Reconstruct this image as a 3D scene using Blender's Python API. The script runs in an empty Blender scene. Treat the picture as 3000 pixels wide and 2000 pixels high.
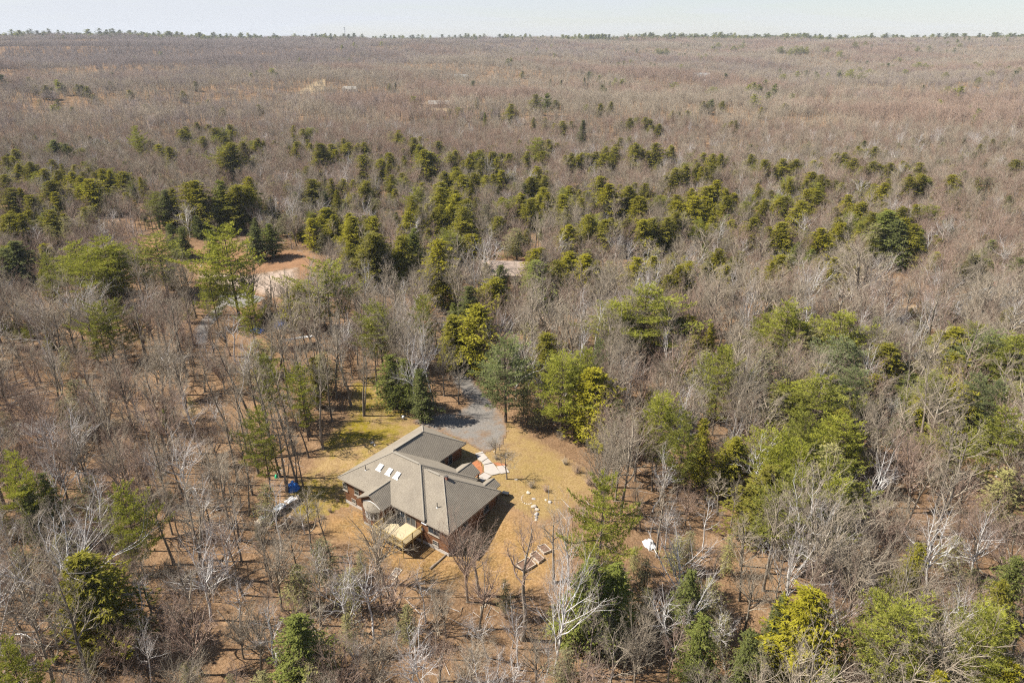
import bpy, bmesh, math, random
import numpy as np
from mathutils import Vector, Matrix

S = bpy.context.scene
COL = S.collection
R = math.radians

# ---------------------------------------------------------------- camera
CAM_H, FOC, PITCH = 60.0, 2000.0, R(23.9)      # metres above the plateau; focal length in pixels of the 3000 px wide frame
cd = bpy.data.cameras.new('camera')
cam = bpy.data.objects.new('camera', cd)
COL.objects.link(cam)
cam.location = (0, 0, CAM_H)
cam.rotation_euler = (R(90) - PITCH, 0, 0)
cd.sensor_width = 36
cd.lens = 24
cd.clip_start = 0.5
cd.clip_end = 20000
S.camera = cam

# ---------------------------------------------------------------- light
SUN_EL = R(47)
SUN_DIR = Vector((-math.cos(SUN_EL) * math.cos(R(-3)), -math.cos(SUN_EL) * math.sin(R(-3)), math.sin(SUN_EL)))   # towards the sun
sd = bpy.data.lights.new('sun', 'SUN')
sd.energy = 5.0
sd.angle = R(0.53)
sd.color = (1.0, 0.94, 0.85)
sun = bpy.data.objects.new('sun', sd)
COL.objects.link(sun)
sun.rotation_euler = SUN_DIR.to_track_quat('Z', 'Y').to_euler()
sun.location = (-60, 0, 120)

world = bpy.data.worlds.new('World')
S.world = world
world.use_nodes = True
wn, wl = world.node_tree.nodes, world.node_tree.links
wn.clear()
sky = wn.new('ShaderNodeTexSky')
sky.sky_type = 'NISHITA'
sky.sun_disc = False
sky.sun_elevation = SUN_EL
sky.sun_rotation = math.atan2(SUN_DIR.x, SUN_DIR.y)
sky.air_density = 1.0
sky.dust_density = 0.4
sky.ozone_density = 2.0
wtc = wn.new('ShaderNodeTexCoord')
wmap = wn.new('ShaderNodeMapping')
wmap.inputs['Scale'].default_value = (1.6, 1.6, 22)
wl.new(wtc.outputs['Generated'], wmap.inputs['Vector'])
wno = wn.new('ShaderNodeTexNoise')
wno.inputs['Scale'].default_value = 1.5
wno.inputs['Detail'].default_value = 7
wno.inputs['Roughness'].default_value = 0.55
wno.inputs['Distortion'].default_value = 0.4
wl.new(wmap.outputs[0], wno.inputs['Vector'])
wsep = wn.new('ShaderNodeSeparateXYZ')
wl.new(wtc.outputs['Generated'], wsep.inputs[0])
wx = wn.new('ShaderNodeMath'); wx.operation = 'MULTIPLY_ADD'      # the thin overcast lies towards the sun side
wx.inputs[1].default_value = -0.30; wx.inputs[2].default_value = 0.0
wl.new(wsep.outputs['X'], wx.inputs[0])
wad = wn.new('ShaderNodeMath'); wad.operation = 'ADD'
wl.new(wno.outputs['Fac'], wad.inputs[0]); wl.new(wx.outputs[0], wad.inputs[1])
wr = wn.new('ShaderNodeValToRGB')
wr.color_ramp.elements[0].position = 0.36; wr.color_ramp.elements[0].color = (0.52, 0.52, 0.52, 1)
wr.color_ramp.elements[1].position = 0.62; wr.color_ramp.elements[1].color = (0.95, 0.95, 0.95, 1)
wl.new(wad.outputs[0], wr.inputs['Fac'])
wmix = wn.new('ShaderNodeMix'); wmix.data_type = 'RGBA'
SKY_K = 0.059
wel = wn.new('ShaderNodeMapRange')                                   # the thin veil of cloud is thickest where it is seen edge-on, low over the horizon
wel.inputs['From Min'].default_value = 0.03; wel.inputs['From Max'].default_value = 0.40
wel.inputs['To Min'].default_value = 1.0; wel.inputs['To Max'].default_value = 0.10
wel.interpolation_type = 'SMOOTHSTEP'
wl.new(wsep.outputs['Z'], wel.inputs['Value'])
wfm = wn.new('ShaderNodeMath'); wfm.operation = 'MULTIPLY'
wl.new(wr.outputs['Color'], wfm.inputs[0]); wl.new(wel.outputs[0], wfm.inputs[1])
wl.new(wfm.outputs[0], wmix.inputs['Factor'])
wl.new(sky.outputs['Color'], wmix.inputs['A'])
wmix.inputs['B'].default_value = (5.6, 5.85, 6.35, 1)
wbg = wn.new('ShaderNodeBackground')
wbg.inputs['Strength'].default_value = SKY_K
wl.new(wmix.outputs['Result'], wbg.inputs['Color'])
wo = wn.new('ShaderNodeOutputWorld')
wl.new(wbg.outputs[0], wo.inputs['Surface'])

S.view_settings.view_transform = 'Standard'
S.view_settings.look = 'None'
S.view_settings.exposure = 1.2
S.view_settings.gamma = 1
S.view_settings.use_curve_mapping = False
S.render.engine = 'CYCLES'
S.cycles.max_bounces = 4
S.cycles.diffuse_bounces = 2
S.cycles.glossy_bounces = 1
S.cycles.transmission_bounces = 2
S.cycles.volume_bounces = 0
S.cycles.transparent_max_bounces = 4
S.cycles.caustics_reflective = False
S.cycles.caustics_refractive = False
S.cycles.use_denoising = False
S.cycles.pixel_filter_type = 'BLACKMAN_HARRIS'
S.cycles.filter_width = 1.2
S.cycles.use_adaptive_sampling = True
S.cycles.adaptive_threshold = 0.004

rng = np.random.default_rng(11)

# ---------------------------------------------------------------- terrain height and picture helpers
HOUSE_A = math.radians(54.3)
HU = np.array([math.cos(HOUSE_A), math.sin(HOUSE_A)])       # along the garage
HV = np.array([math.sin(HOUSE_A), -math.cos(HOUSE_A)])      # along the front
HO = np.array([-25.38, 81.74])                              # front corner of the eaves


def sstep(a, b, x):
    t = np.clip((x - a) / (b - a), 0, 1)
    return t * t * (3 - 2 * t)


def ground_z(x, y):
    x = np.asarray(x, float); y = np.asarray(y, float)
    u = (x - HO[0]) * HU[0] + (y - HO[1]) * HU[1]
    z = -2.0 * (1 - sstep(1.5, 12.5, u))
    r = np.hypot(x, y)
    far = sstep(160, 420, r)
    roll = 3.2 * np.sin(x * 0.0085 + 0.7 + 0.6 * np.sin(y * 0.004)) * np.sin(y * 0.0105 + 0.4 + 0.5 * np.sin(x * 0.003))
    roll += 2.0 * np.sin(x * 0.019 + y * 0.006) * np.sin(y * 0.021 - 1.1)
    far2 = sstep(650, 1000, r) * (1 - sstep(2400, 2800, r))
    roll += far2 * (7 * np.sin(x * 0.0042 + 1.5 * np.sin(y * 0.0016)) * np.sin(y * 0.0047 + 0.8) + 3.5 * np.sin(x * 0.011 - y * 0.007))
    z = z + far * roll - 4.0 * sstep(250, 600, r) * (1 - sstep(900, 1500, r))
    ang = np.arctan2(x, y)
    top = 56 + 9.0 * sstep(0.12, -0.62, ang) + 3.0 * sstep(0.1, 0.6, ang) + 3.0 * np.sin(ang * 9.0) + 1.6 * np.sin(ang * 23 + 1)
    start = 1050 + 250 * np.sin(ang * 5 + 0.5)
    z = z + top * 0.86 * sstep(start, 2850, r) - 60 * sstep(3300, 5200, r)
    return z


def ray(sx, sy):
    X = (sx - 1500) / FOC; Y = -(sy - 1000) / FOC
    c, s = math.cos(PITCH), math.sin(PITCH)
    return np.array([X, c + Y * s, -s + Y * c])


def gp(sx, sy, dz=0.0):
    """Ground point seen at a pixel of the 3000 x 2000 frame."""
    d = ray(sx, sy)
    z = -0.5
    p = None
    for _ in range(12):
        t = (z + dz - CAM_H) / d[2]
        p = d * t
        z = float(ground_z(p[0], p[1]))
    return np.array([p[0], p[1], z])


def proj(p):
    c, s = math.cos(PITCH), math.sin(PITCH)
    dx, dy, dz = p[0], p[1], p[2] - CAM_H
    zc = dy * c - dz * s
    yc = dy * s + dz * c
    return 1500 + FOC * dx / zc, 1000 - FOC * yc / zc, zc


# ---------------------------------------------------------------- node helpers
class NT:
    def __init__(self, name):
        self.m = bpy.data.materials.new(name)
        self.m.use_nodes = True
        self.n = self.m.node_tree.nodes
        self.l = self.m.node_tree.links
        self.n.clear()
        self.out = self.n.new('ShaderNodeOutputMaterial')
        self.tc = None

    def node(self, t, **kw):
        o = self.n.new(t)
        for k, v in kw.items():
            setattr(o, k, v)
        return o

    def put(self, sock, v):
        if isinstance(v, bpy.types.NodeSocket):
            self.l.new(v, sock)
        elif isinstance(v, (tuple, list)) and len(v) == 3 and sock.type == 'RGBA':
            sock.default_value = (*v, 1)
        else:
            sock.default_value = v

    def coord(self, kind='Object'):
        if self.tc is None:
            self.tc = self.node('ShaderNodeTexCoord')
        return self.tc.outputs[kind]

    def geo_pos(self):
        return self.node('ShaderNodeNewGeometry').outputs['Position']

    def noise(self, scale, detail=4, rough=0.55, vec=None, dist=0.0, stretch=None):
        v = vec if vec is not None else self.coord()
        if stretch is not None:
            mp = self.node('ShaderNodeMapping')
            mp.inputs['Scale'].default_value = stretch
            self.l.new(v, mp.inputs['Vector'])
            v = mp.outputs[0]
        o = self.node('ShaderNodeTexNoise')
        o.inputs['Scale'].default_value = scale
        o.inputs['Detail'].default_value = detail
        o.inputs['Roughness'].default_value = rough
        o.inputs['Distortion'].default_value = dist
        self.l.new(v, o.inputs['Vector'])
        return o.outputs['Fac']

    def ramp(self, fac, stops):
        o = self.node('ShaderNodeValToRGB')
        e = o.color_ramp.elements
        while len(e) < len(stops):
            e.new(0.5)
        for i, (p, c) in enumerate(stops):
            e[i].position = p
            e[i].color = (*c, 1) if len(c) == 3 else c
        self.l.new(fac, o.inputs['Fac'])
        return o.outputs['Color']

    def mix(self, fac, a, b, mode='MIX'):
        o = self.node('ShaderNodeMix', data_type='RGBA', blend_type=mode)
        self.put(o.inputs['Factor'], fac)
        self.put(o.inputs['A'], a)
        self.put(o.inputs['B'], b)
        return o.outputs['Result']

    def math(self, op, a, b=None, c=None, clamp=False):
        o = self.node('ShaderNodeMath', operation=op, use_clamp=clamp)
        self.put(o.inputs[0], a)
        if b is not None:
            self.put(o.inputs[1], b)
        if c is not None:
            self.put(o.inputs[2], c)
        return o.outputs[0]

    def bump(self, h, strength=0.5, dist=0.05):
        o = self.node('ShaderNodeBump')
        o.inputs['Strength'].default_value = strength
        o.inputs['Distance'].default_value = dist
        self.l.new(h, o.inputs['Height'])
        return o.outputs[0]

    def surf(self, color, rough=0.85, spec=0.2, normal=None, metal=0.0):
        b = self.node('ShaderNodeBsdfPrincipled')
        self.put(b.inputs['Base Color'], color)
        self.put(b.inputs['Roughness'], rough)
        b.inputs['Specular IOR Level'].default_value = spec
        b.inputs['Metallic'].default_value = metal
        if normal is not None:
            self.l.new(normal, b.inputs['Normal'])
        self.l.new(b.outputs[0], self.out.inputs['Surface'])
        return self.m

    def diffuse(self, color, normal=None):
        b = self.node('ShaderNodeBsdfDiffuse')
        self.put(b.inputs['Color'], color)
        if normal is not None:
            self.l.new(normal, b.inputs['Normal'])
        self.l.new(b.outputs[0], self.out.inputs['Surface'])
        return self.m


def plain(name, col, rough=0.7, spec=0.3, var=0.12, scale=3.0, metal=0.0, bump=0.15):
    t = NT(name)
    n = t.noise(scale, 5, 0.6)
    c = t.mix(n, tuple(x * (1 - var) for x in col), tuple(min(1, x * (1 + var)) for x in col))
    return t.surf(c, rough, spec, t.bump(n, bump, 0.02), metal)


# leaf litter colour, shared by the ground and the worn edges of the sheets lying on it
def litter_color(t):
    v = t.geo_pos()
    big = t.noise(0.045, 4, 0.6, v)
    mid = t.noise(0.55, 5, 0.65, v)
    fine = t.noise(3.2, 4, 0.7, v)
    a = t.ramp(mid, [(0.30, (0.0936, 0.0595, 0.0350)), (0.50, (0.1944, 0.1339, 0.0804)), (0.72, (0.2772, 0.2009, 0.1265))])
    b = t.ramp(fine, [(0.28, (0.0648, 0.0417, 0.0253)), (0.52, (0.2160, 0.1473, 0.0893)), (0.74, (0.4032, 0.3125, 0.2120))])
    c = t.mix(0.55, a, b)
    d = t.ramp(big, [(0.36, (0.80, 0.72, 0.66)), (0.62, (1.12, 1.02, 0.94))])
    return t.mix(1.0, c, d, 'MULTIPLY'), fine, mid


def mat_litter():
    t = NT('leaf_litter')
    c, fine, mid = litter_color(t)
    h = t.math('ADD', fine, t.math('MULTIPLY', mid, 1.4))
    return t.diffuse(c, t.bump(h, 0.9, 0.25))


def sheet_mat(name, builder, width=2.2, jag=3.0, jscale=0.5, bstr=0.6, rough=None):
    """builder(t) -> (colour, height); fades to leaf litter at the worn edge of the sheet."""
    t = NT(name)
    c, h = builder(t)
    lit, fine, mid = litter_color(t)
    at = t.node('ShaderNodeAttribute', attribute_name='edge')
    n = t.noise(jscale, 5, 0.65, t.geo_pos())
    e = t.math('ADD', at.outputs['Fac'], t.math('MULTIPLY', t.math('SUBTRACT', n, 0.5), jag))
    f = t.math('DIVIDE', e, width, clamp=True)
    col = t.mix(f, lit, c)
    return t.diffuse(col, t.bump(h, bstr, 0.1))


def b_lawn(t):
    v = t.geo_pos()
    big = t.noise(0.09, 5, 0.6, v)
    mid = t.noise(0.75, 5, 0.7, v)
    fine = t.noise(5.0, 4, 0.75, v)
    straw = t.ramp(fine, [(0.30, (0.1368, 0.0864, 0.0360)), (0.52, (0.2592, 0.1764, 0.0806)), (0.72, (0.3600, 0.2664, 0.1440))])
    moss = t.ramp(fine, [(0.30, (0.0828, 0.0662, 0.0072)), (0.55, (0.1908, 0.1476, 0.0144)), (0.75, (0.2736, 0.2124, 0.0324))])
    a = t.ramp(t.math('ADD', t.math('MULTIPLY', big, 0.6), t.math('MULTIPLY', mid, 0.4)), [(0.42, (0, 0, 0)), (0.56, (1, 1, 1))])
    sx = t.node('ShaderNodeSeparateXYZ'); t.l.new(v, sx.inputs[0])
    left = t.math('MULTIPLY_ADD', sx.outputs['X'], -0.035, -0.05, clamp=True)       # mossier towards the left of the house
    f = t.math('MULTIPLY', a, t.math('ADD', left, 0.22), clamp=True)
    c = t.mix(f, straw, moss)
    leaf = t.ramp(t.noise(0.45, 7, 0.78, v), [(0.50, (0, 0, 0)), (0.66, (1, 1, 1))])
    lit, _, _ = litter_color(t)
    c = t.mix(t.math('MULTIPLY', leaf, 0.8), c, lit)
    return c, fine


def b_yard(t):
    v = t.geo_pos()
    mid = t.noise(0.5, 5, 0.7, v)
    fine = t.noise(4.0, 5, 0.75, v)
    c = t.ramp(fine, [(0.28, (0.1224, 0.0720, 0.0324)), (0.50, (0.2412, 0.1548, 0.0720)), (0.74, (0.3600, 0.2592, 0.1440))])
    d = t.ramp(mid, [(0.35, (0.78, 0.76, 0.62)), (0.65, (1.1, 1.02, 0.95))])
    return t.mix(1.0, c, d, 'MULTIPLY'), fine


def b_gravel(t):
    v = t.geo_pos()
    big = t.noise(0.28, 5, 0.65, v)
    fine = t.noise(7.0, 4, 0.8, v)
    c = t.ramp(fine, [(0.28, (0.0720, 0.0662, 0.0590)), (0.52, (0.1800, 0.1642, 0.1462)), (0.74, (0.3096, 0.2880, 0.2592))])
    leaf = t.ramp(big, [(0.50, (0, 0, 0)), (0.68, (0.8, 0.8, 0.8))])
    lit, _, _ = litter_color(t)
    return t.mix(leaf, c, lit), fine


def b_field(t):
    v = t.geo_pos()
    mid = t.noise(0.35, 6, 0.7, v)
    fine = t.noise(3.0, 5, 0.75, v)
    c = t.ramp(fine, [(0.26, (0.1152, 0.0680, 0.0420)), (0.50, (0.235, 0.138, 0.078)), (0.74, (0.335, 0.220, 0.138))])
    d = t.ramp(mid, [(0.32, (0.75, 0.72, 0.7)), (0.66, (1.1, 1.06, 1.02))])
    return t.mix(1.0, c, d, 'MULTIPLY'), fine


def b_pale(t):
    v = t.geo_pos()
    mid = t.noise(0.4, 6, 0.7, v)
    fine = t.noise(3.0, 5, 0.75, v)
    c = t.ramp(fine, [(0.26, (0.2160, 0.1600, 0.1200)), (0.50, (0.3600, 0.2880, 0.2320)), (0.74, (0.4640, 0.4000, 0.3440))])
    d = t.ramp(mid, [(0.32, (0.85, 0.8, 0.75)), (0.66, (1.08, 1.06, 1.04))])
    return t.mix(1.0, c, d, 'MULTIPLY'), fine


def b_hay(t):
    v = t.geo_pos()
    fine = t.noise(1.2, 5, 0.75, v)
    c = t.ramp(fine, [(0.26, (0.1920, 0.1360, 0.0760)), (0.50, (0.3040, 0.2280, 0.1360)), (0.74, (0.3840, 0.3040, 0.2000))])
    return c, fine


def b_road(t):
    v = t.geo_pos()
    big = t.noise(0.3, 4, 0.6, v)
    fine = t.noise(6.0, 4, 0.75, v)
    c = t.ramp(fine, [(0.28, (0.1200, 0.1120, 0.1040)), (0.74, (0.2880, 0.2720, 0.2560))])
    d = t.ramp(big, [(0.35, (0.8, 0.8, 0.8)), (0.65, (1.1, 1.08, 1.05))])
    return t.mix(1.0, c, d, 'MULTIPLY'), fine


M = {}
M['litter'] = mat_litter()
M['lawn'] = sheet_mat('winter_lawn', b_lawn, 2.4, 4.2)
M['yard'] = sheet_mat('yard_grass', b_yard, 3.5, 6.0)
M['gravel'] = sheet_mat('gravel', b_gravel, 1.0, 2.2, 0.8)
M['field'] = sheet_mat('cleared_soil', b_field, 3.0, 4.0)
M['pale'] = sheet_mat('pale_gravel', b_pale, 3.0, 6.0)
M['hay'] = sheet_mat('dry_hay', b_hay, 3.0, 5.0)
M['road'] = sheet_mat('worn_road', b_road, 0.8, 1.6, 0.8)


def bark_mat(name, dark, light, rnd=0.25, scale=2.2, stretch=(6, 6, 1.2), patches=None):
    t = NT(name)
    n = t.noise(scale, 4, 0.7, stretch=stretch)
    c = t.ramp(n, [(0.30, dark), (0.70, light)])
    if patches:
        p = t.noise(0.9, 4, 0.7)
        c = t.mix(t.ramp(p, [(0.52, (0, 0, 0)), (0.62, (1, 1, 1))]), c, patches)
    oi = t.node('ShaderNodeObjectInfo')
    v = t.math('MULTIPLY_ADD', oi.outputs['Random'], 2 * rnd, 1 - rnd)
    cm = t.node('ShaderNodeCombineColor')
    for k in range(3):
        t.l.new(v, cm.inputs[k])
    c = t.mix(1.0, c, cm.outputs[0], 'MULTIPLY')
    return t.diffuse(c)


M['bark'] = bark_mat('grey_bark', (0.0869, 0.0692, 0.0521), (0.2687, 0.2255, 0.1746), 0.3, patches=(0.3319, 0.3007, 0.2423))
M['twig'] = bark_mat('grey_twigs', (0.2084, 0.1716, 0.1274), (0.3942, 0.3331, 0.2536), 0.22)
M['redtwig'] = bark_mat('reddish_twigs', (0.1970, 0.1347, 0.1015), (0.3582, 0.2660, 0.2061), 0.2)
M['birch'] = bark_mat('white_birch_bark', (0.3810, 0.3572, 0.3333), (0.6985, 0.6747, 0.6429), 0.08, 1.4, (2, 2, 7))
M['birchtwig'] = bark_mat('birch_twigs', (0.1953, 0.1516, 0.1297), (0.3761, 0.3106, 0.2716), 0.15)
M['mauvetwig'] = bark_mat('mauve_twigs', (0.150, 0.118, 0.105), (0.315, 0.262, 0.238), 0.2)
M['dead'] = bark_mat('bleached_wood', (0.2706, 0.2460, 0.2214), (0.5248, 0.4920, 0.4510), 0.15)
M['pinebark'] = bark_mat('pine_bark', (0.050, 0.037, 0.028), (0.165, 0.125, 0.095), 0.2)


def needle_mat(name, dark, mid, light, hue=0.25, trans=0.22):
    t = NT(name)
    n = t.noise(0.75, 3, 0.6)
    f = t.noise(7.0, 2, 0.6)
    x = t.math('ADD', t.math('MULTIPLY', n, 0.5), t.math('MULTIPLY', f, 0.5))
    c = t.ramp(x, [(0.32, dark), (0.50, mid), (0.68, light)])
    oi = t.node('ShaderNodeObjectInfo')
    v = t.math('MULTIPLY_ADD', oi.outputs['Random'], 2 * hue, 1 - hue)
    cm = t.node('ShaderNodeCombineColor')
    t.l.new(v, cm.inputs[0]); t.l.new(v, cm.inputs[1])
    t.put(cm.inputs[2], 1.0)
    c = t.mix(1.0, c, cm.outputs[0], 'MULTIPLY')
    d = t.node('ShaderNodeBsdfDiffuse'); t.put(d.inputs['Color'], c)
    tr = t.node('ShaderNodeBsdfTranslucent'); t.put(tr.inputs['Color'], c)
    ms = t.node('ShaderNodeMixShader'); ms.inputs[0].default_value = trans
    t.l.new(d.outputs[0], ms.inputs[1]); t.l.new(tr.outputs[0], ms.inputs[2])
    t.l.new(ms.outputs[0], t.out.inputs['Surface'])
    return t.m


M['pine'] = needle_mat('pine_needles', (0.1289, 0.1442, 0.0242), (0.2646, 0.2705, 0.0459), (0.4207, 0.4057, 0.0821), 0.2, 0.32)
M['bluepine'] = needle_mat('bluish_pine_needles', (0.0944, 0.1176, 0.0441), (0.1947, 0.2184, 0.0893), (0.3068, 0.3192, 0.1470), 0.15, 0.3)
M['hemlock'] = needle_mat('hemlock_needles', (0.1058, 0.1056, 0.0145), (0.2375, 0.2190, 0.0290), (0.3935, 0.3478, 0.0580), 0.25, 0.32)
M['gold'] = needle_mat('golden_hemlock_needles', (0.1207, 0.1127, 0.0115), (0.2702, 0.2438, 0.0230), (0.4370, 0.3852, 0.0517), 0.15, 0.3)
M['spruce'] = needle_mat('dark_spruce_needles', (0.0744, 0.0887, 0.0257), (0.1602, 0.1773, 0.0486), (0.2646, 0.2717, 0.0786), 0.25, 0.28)
M['softhem'] = needle_mat('grey_green_hemlock_needles', (0.1357, 0.1288, 0.0555), (0.2578, 0.2383, 0.1063), (0.3935, 0.3606, 0.1750), 0.2, 0.3)


# ---------------------------------------------------------------- object helpers
def link(o, parent=None):
    COL.objects.link(o)
    if parent is not None:
        o.parent = parent
    return o


def mesh_np(name, verts, tris=None, quads=None, mats=(), midx=None, smooth=False):
    verts = np.asarray(verts, np.float32).reshape(-1, 3)
    me = bpy.data.meshes.new(name)
    nt = 0 if tris is None else len(tris)
    nq = 0 if quads is None else len(quads)
    loops = []
    if nt:
        loops.append(np.asarray(tris, np.int32).ravel())
    if nq:
        loops.append(np.asarray(quads, np.int32).ravel())
    loops = np.concatenate(loops) if loops else np.zeros(0, np.int32)
    me.vertices.add(len(verts))
    me.vertices.foreach_set('co', verts.ravel())
    me.loops.add(len(loops))
    me.loops.foreach_set('vertex_index', loops)
    me.polygons.add(nt + nq)
    st = np.concatenate([np.arange(nt) * 3, nt * 3 + np.arange(nq) * 4]).astype(np.int32)
    me.polygons.foreach_set('loop_start', st)
    if midx is not None:
        me.polygons.foreach_set('material_index', np.asarray(midx, np.int32))
    if smooth:
        me.polygons.foreach_set('use_smooth', np.ones(nt + nq, bool))
    for m in mats:
        me.materials.append(m)
    me.update(calc_edges=True)
    return me


def props(o, label=None, cat=None, group=None, kind=None):
    if label: o['label'] = label
    if cat: o['category'] = cat
    if group: o['group'] = group
    if kind: o['kind'] = kind
    return o


def empty(name, loc=(0, 0, 0), rz=0.0, label=None, cat=None, group=None):
    o = bpy.data.objects.new(name, None)
    link(o)
    o.location = loc
    o.rotation_euler = (0, 0, rz)
    o.empty_display_size = 0.2
    return props(o, label, cat, group)


class MB:
    """Collects polygons of one part."""
    def __init__(self):
        self.v = []; self.f = []; self.mi = []

    def face(self, pts, mi=0):
        n = len(self.v)
        self.v += [tuple(p) for p in pts]
        self.f.append(tuple(range(n, n + len(pts))))
        self.mi.append(mi)

    def box(self, c, s, rz=0.0, mi=0, mat=None):
        hx, hy, hz = s[0] / 2, s[1] / 2, s[2] / 2
        ca, sa = math.cos(rz), math.sin(rz)
        P = []
        for dz in (-hz, hz):
            for dx, dy in ((-hx, -hy), (hx, -hy), (hx, hy), (-hx, hy)):
                P.append((c[0] + dx * ca - dy * sa, c[1] + dx * sa + dy * ca, c[2] + dz))
        if mat is not None:
            P = [tuple(mat @ Vector(p)) for p in P]
        n = len(self.v)
        self.v += P
        for f in ((0, 3, 2, 1), (4, 5, 6, 7), (0, 1, 5, 4), (1, 2, 6, 5), (2, 3, 7, 6), (3, 0, 4, 7)):
            self.f.append(tuple(n + k for k in f)); self.mi.append(mi)

    def prism(self, pts, drop, mi=0):
        """Solid under a polygon of 3-D points, DROP metres deep."""
        lo = [(p[0], p[1], p[2] - drop) for p in pts]
        self.face(pts, mi); self.face(lo[::-1], mi)
        for i in range(len(pts)):
            j = (i + 1) % len(pts)
            self.face([pts[i], lo[i], lo[j], pts[j]], mi)

    def bar(self, a, b, r, n=6, mi=0, r2=None):
        a, b = Vector(a), Vector(b)
        d = (b - a).normalized()
        x = d.orthogonal().normalized(); y = d.cross(x)
        r2 = r if r2 is None else r2
        A = [tuple(a + (x * math.cos(2 * math.pi * k / n) + y * math.sin(2 * math.pi * k / n)) * r) for k in range(n)]
        B = [tuple(b + (x * math.cos(2 * math.pi * k / n) + y * math.sin(2 * math.pi * k / n)) * r2) for k in range(n)]
        for k in range(n):
            j = (k + 1) % n
            self.face([A[k], A[j], B[j], B[k]], mi)
        self.face(A[::-1], mi); self.face(B, mi)

    def build(self, name, mats, parent=None, smooth=False):
        if not isinstance(mats, (list, tuple)):
            mats = [mats]
        me = bpy.data.meshes.new(name)
        me.from_pydata(self.v, [], self.f)
        for m in mats:
            me.materials.append(m)
        if len(mats) > 1:
            me.polygons.foreach_set('material_index', self.mi)
        bm = bmesh.new(); bm.from_mesh(me)
        bmesh.ops.remove_doubles(bm, verts=bm.verts, dist=1e-5)
        bmesh.ops.recalc_face_normals(bm, faces=bm.faces)
        bm.to_mesh(me); bm.free()
        if smooth:
            for p in me.polygons: p.use_smooth = True
        o = bpy.data.objects.new(name, me)
        return link(o, parent)


# ---------------------------------------------------------------- the ground
def axis(lo, hi, fine_lo, fine_hi, step, grow=1.07):
    a = list(np.arange(fine_lo, fine_hi + step, step))
    s = step
    while a[-1] < hi:
        s *= grow; a.append(a[-1] + s)
    s = step; b = []
    x = fine_lo
    while x > lo:
        s *= grow; x -= s; b.append(x)
    return np.array(b[::-1] + a)


gx = axis(-3300, 3300, -110, 110, 1.3)
gy = axis(-200, 3650, 20, 190, 1.3)
GX, GY = np.meshgrid(gx, gy)
GZ = ground_z(GX, GY)
nx, ny = len(gx), len(gy)
idx = np.arange(nx * ny).reshape(ny, nx)
gq = np.stack([idx[:-1, :-1], idx[:-1, 1:], idx[1:, 1:], idx[1:, :-1]], -1).reshape(-1, 4)
gme = mesh_np('ground', np.stack([GX, GY, GZ], -1), quads=gq, mats=[M['litter']], smooth=True)
gob = props(link(bpy.data.objects.new('ground', gme)), 'forest floor of tan fallen leaves running to the wooded ridge', kind='structure')


def in_poly(px, py, poly):
    inside = np.zeros(px.shape, bool)
    n = len(poly)
    j = n - 1
    for i in range(n):
        xi, yi = poly[i]; xj, yj = poly[j]
        c = ((yi > py) != (yj > py)) & (px < (xj - xi) * (py - yi) / (yj - yi + 1e-12) + xi)
        inside ^= c
        j = i
    return inside


def edge_dist(px, py, poly):
    d = np.full(px.shape, 1e9)
    n = len(poly)
    for i in range(n):
        a = np.array(poly[i]); b = np.array(poly[(i + 1) % n])
        ab = b - a
        t = np.clip(((px - a[0]) * ab[0] + (py - a[1]) * ab[1]) / (ab @ ab + 1e-9), 0, 1)
        d = np.minimum(d, np.hypot(px - a[0] - t * ab[0], py - a[1] - t * ab[1]))
    return d


HALF = []
SHEETS = []      # polygons kept clear of trees


def sheet(name, pix, mat, lift, label, step=0.6, clear=True, world_pts=None):
    poly = world_pts if world_pts is not None else [tuple(gp(*p)[:2]) for p in pix]
    P = np.array(poly)
    xs = np.arange(P[:, 0].min() - step, P[:, 0].max() + 2 * step, step)
    ys = np.arange(P[:, 1].min() - step, P[:, 1].max() + 2 * step, step)
    X, Y = np.meshgrid(xs, ys)
    ins = in_poly(X, Y, poly)
    ed = edge_dist(X, Y, poly) * np.where(ins, 1, -1)
    ok = ed > -step * 0.2
    id_ = -np.ones(X.shape, int)
    id_[ok] = np.arange(ok.sum())
    q = np.stack([id_[:-1, :-1], id_[:-1, 1:], id_[1:, 1:], id_[1:, :-1]], -1).reshape(-1, 4)
    q = q[(q >= 0).all(1)]
    V = np.stack([X[ok], Y[ok], ground_z(X[ok], Y[ok]) + lift], -1)
    me = mesh_np(name, V, quads=q, mats=[mat], smooth=True)
    at = me.attributes.new('edge', 'FLOAT', 'POINT')
    at.data.foreach_set('value', ed[ok].astype(np.float32))
    o = props(link(bpy.data.objects.new(name, me)), label, kind='structure')
    if clear == 'half':
        HALF.append(poly)
    elif clear:
        SHEETS.append(poly)
    return o


def px(*a):          # 2352-wide notes to 3000-wide pixels
    return [(x * 1.2755, y * 1.2755) for x, y in a]


def tl(ox, oy, *a):  # notes taken on an enlarged third of the photograph
    return [(ox + x / 2.351, oy + y / 2.351) for x, y in a]


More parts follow.
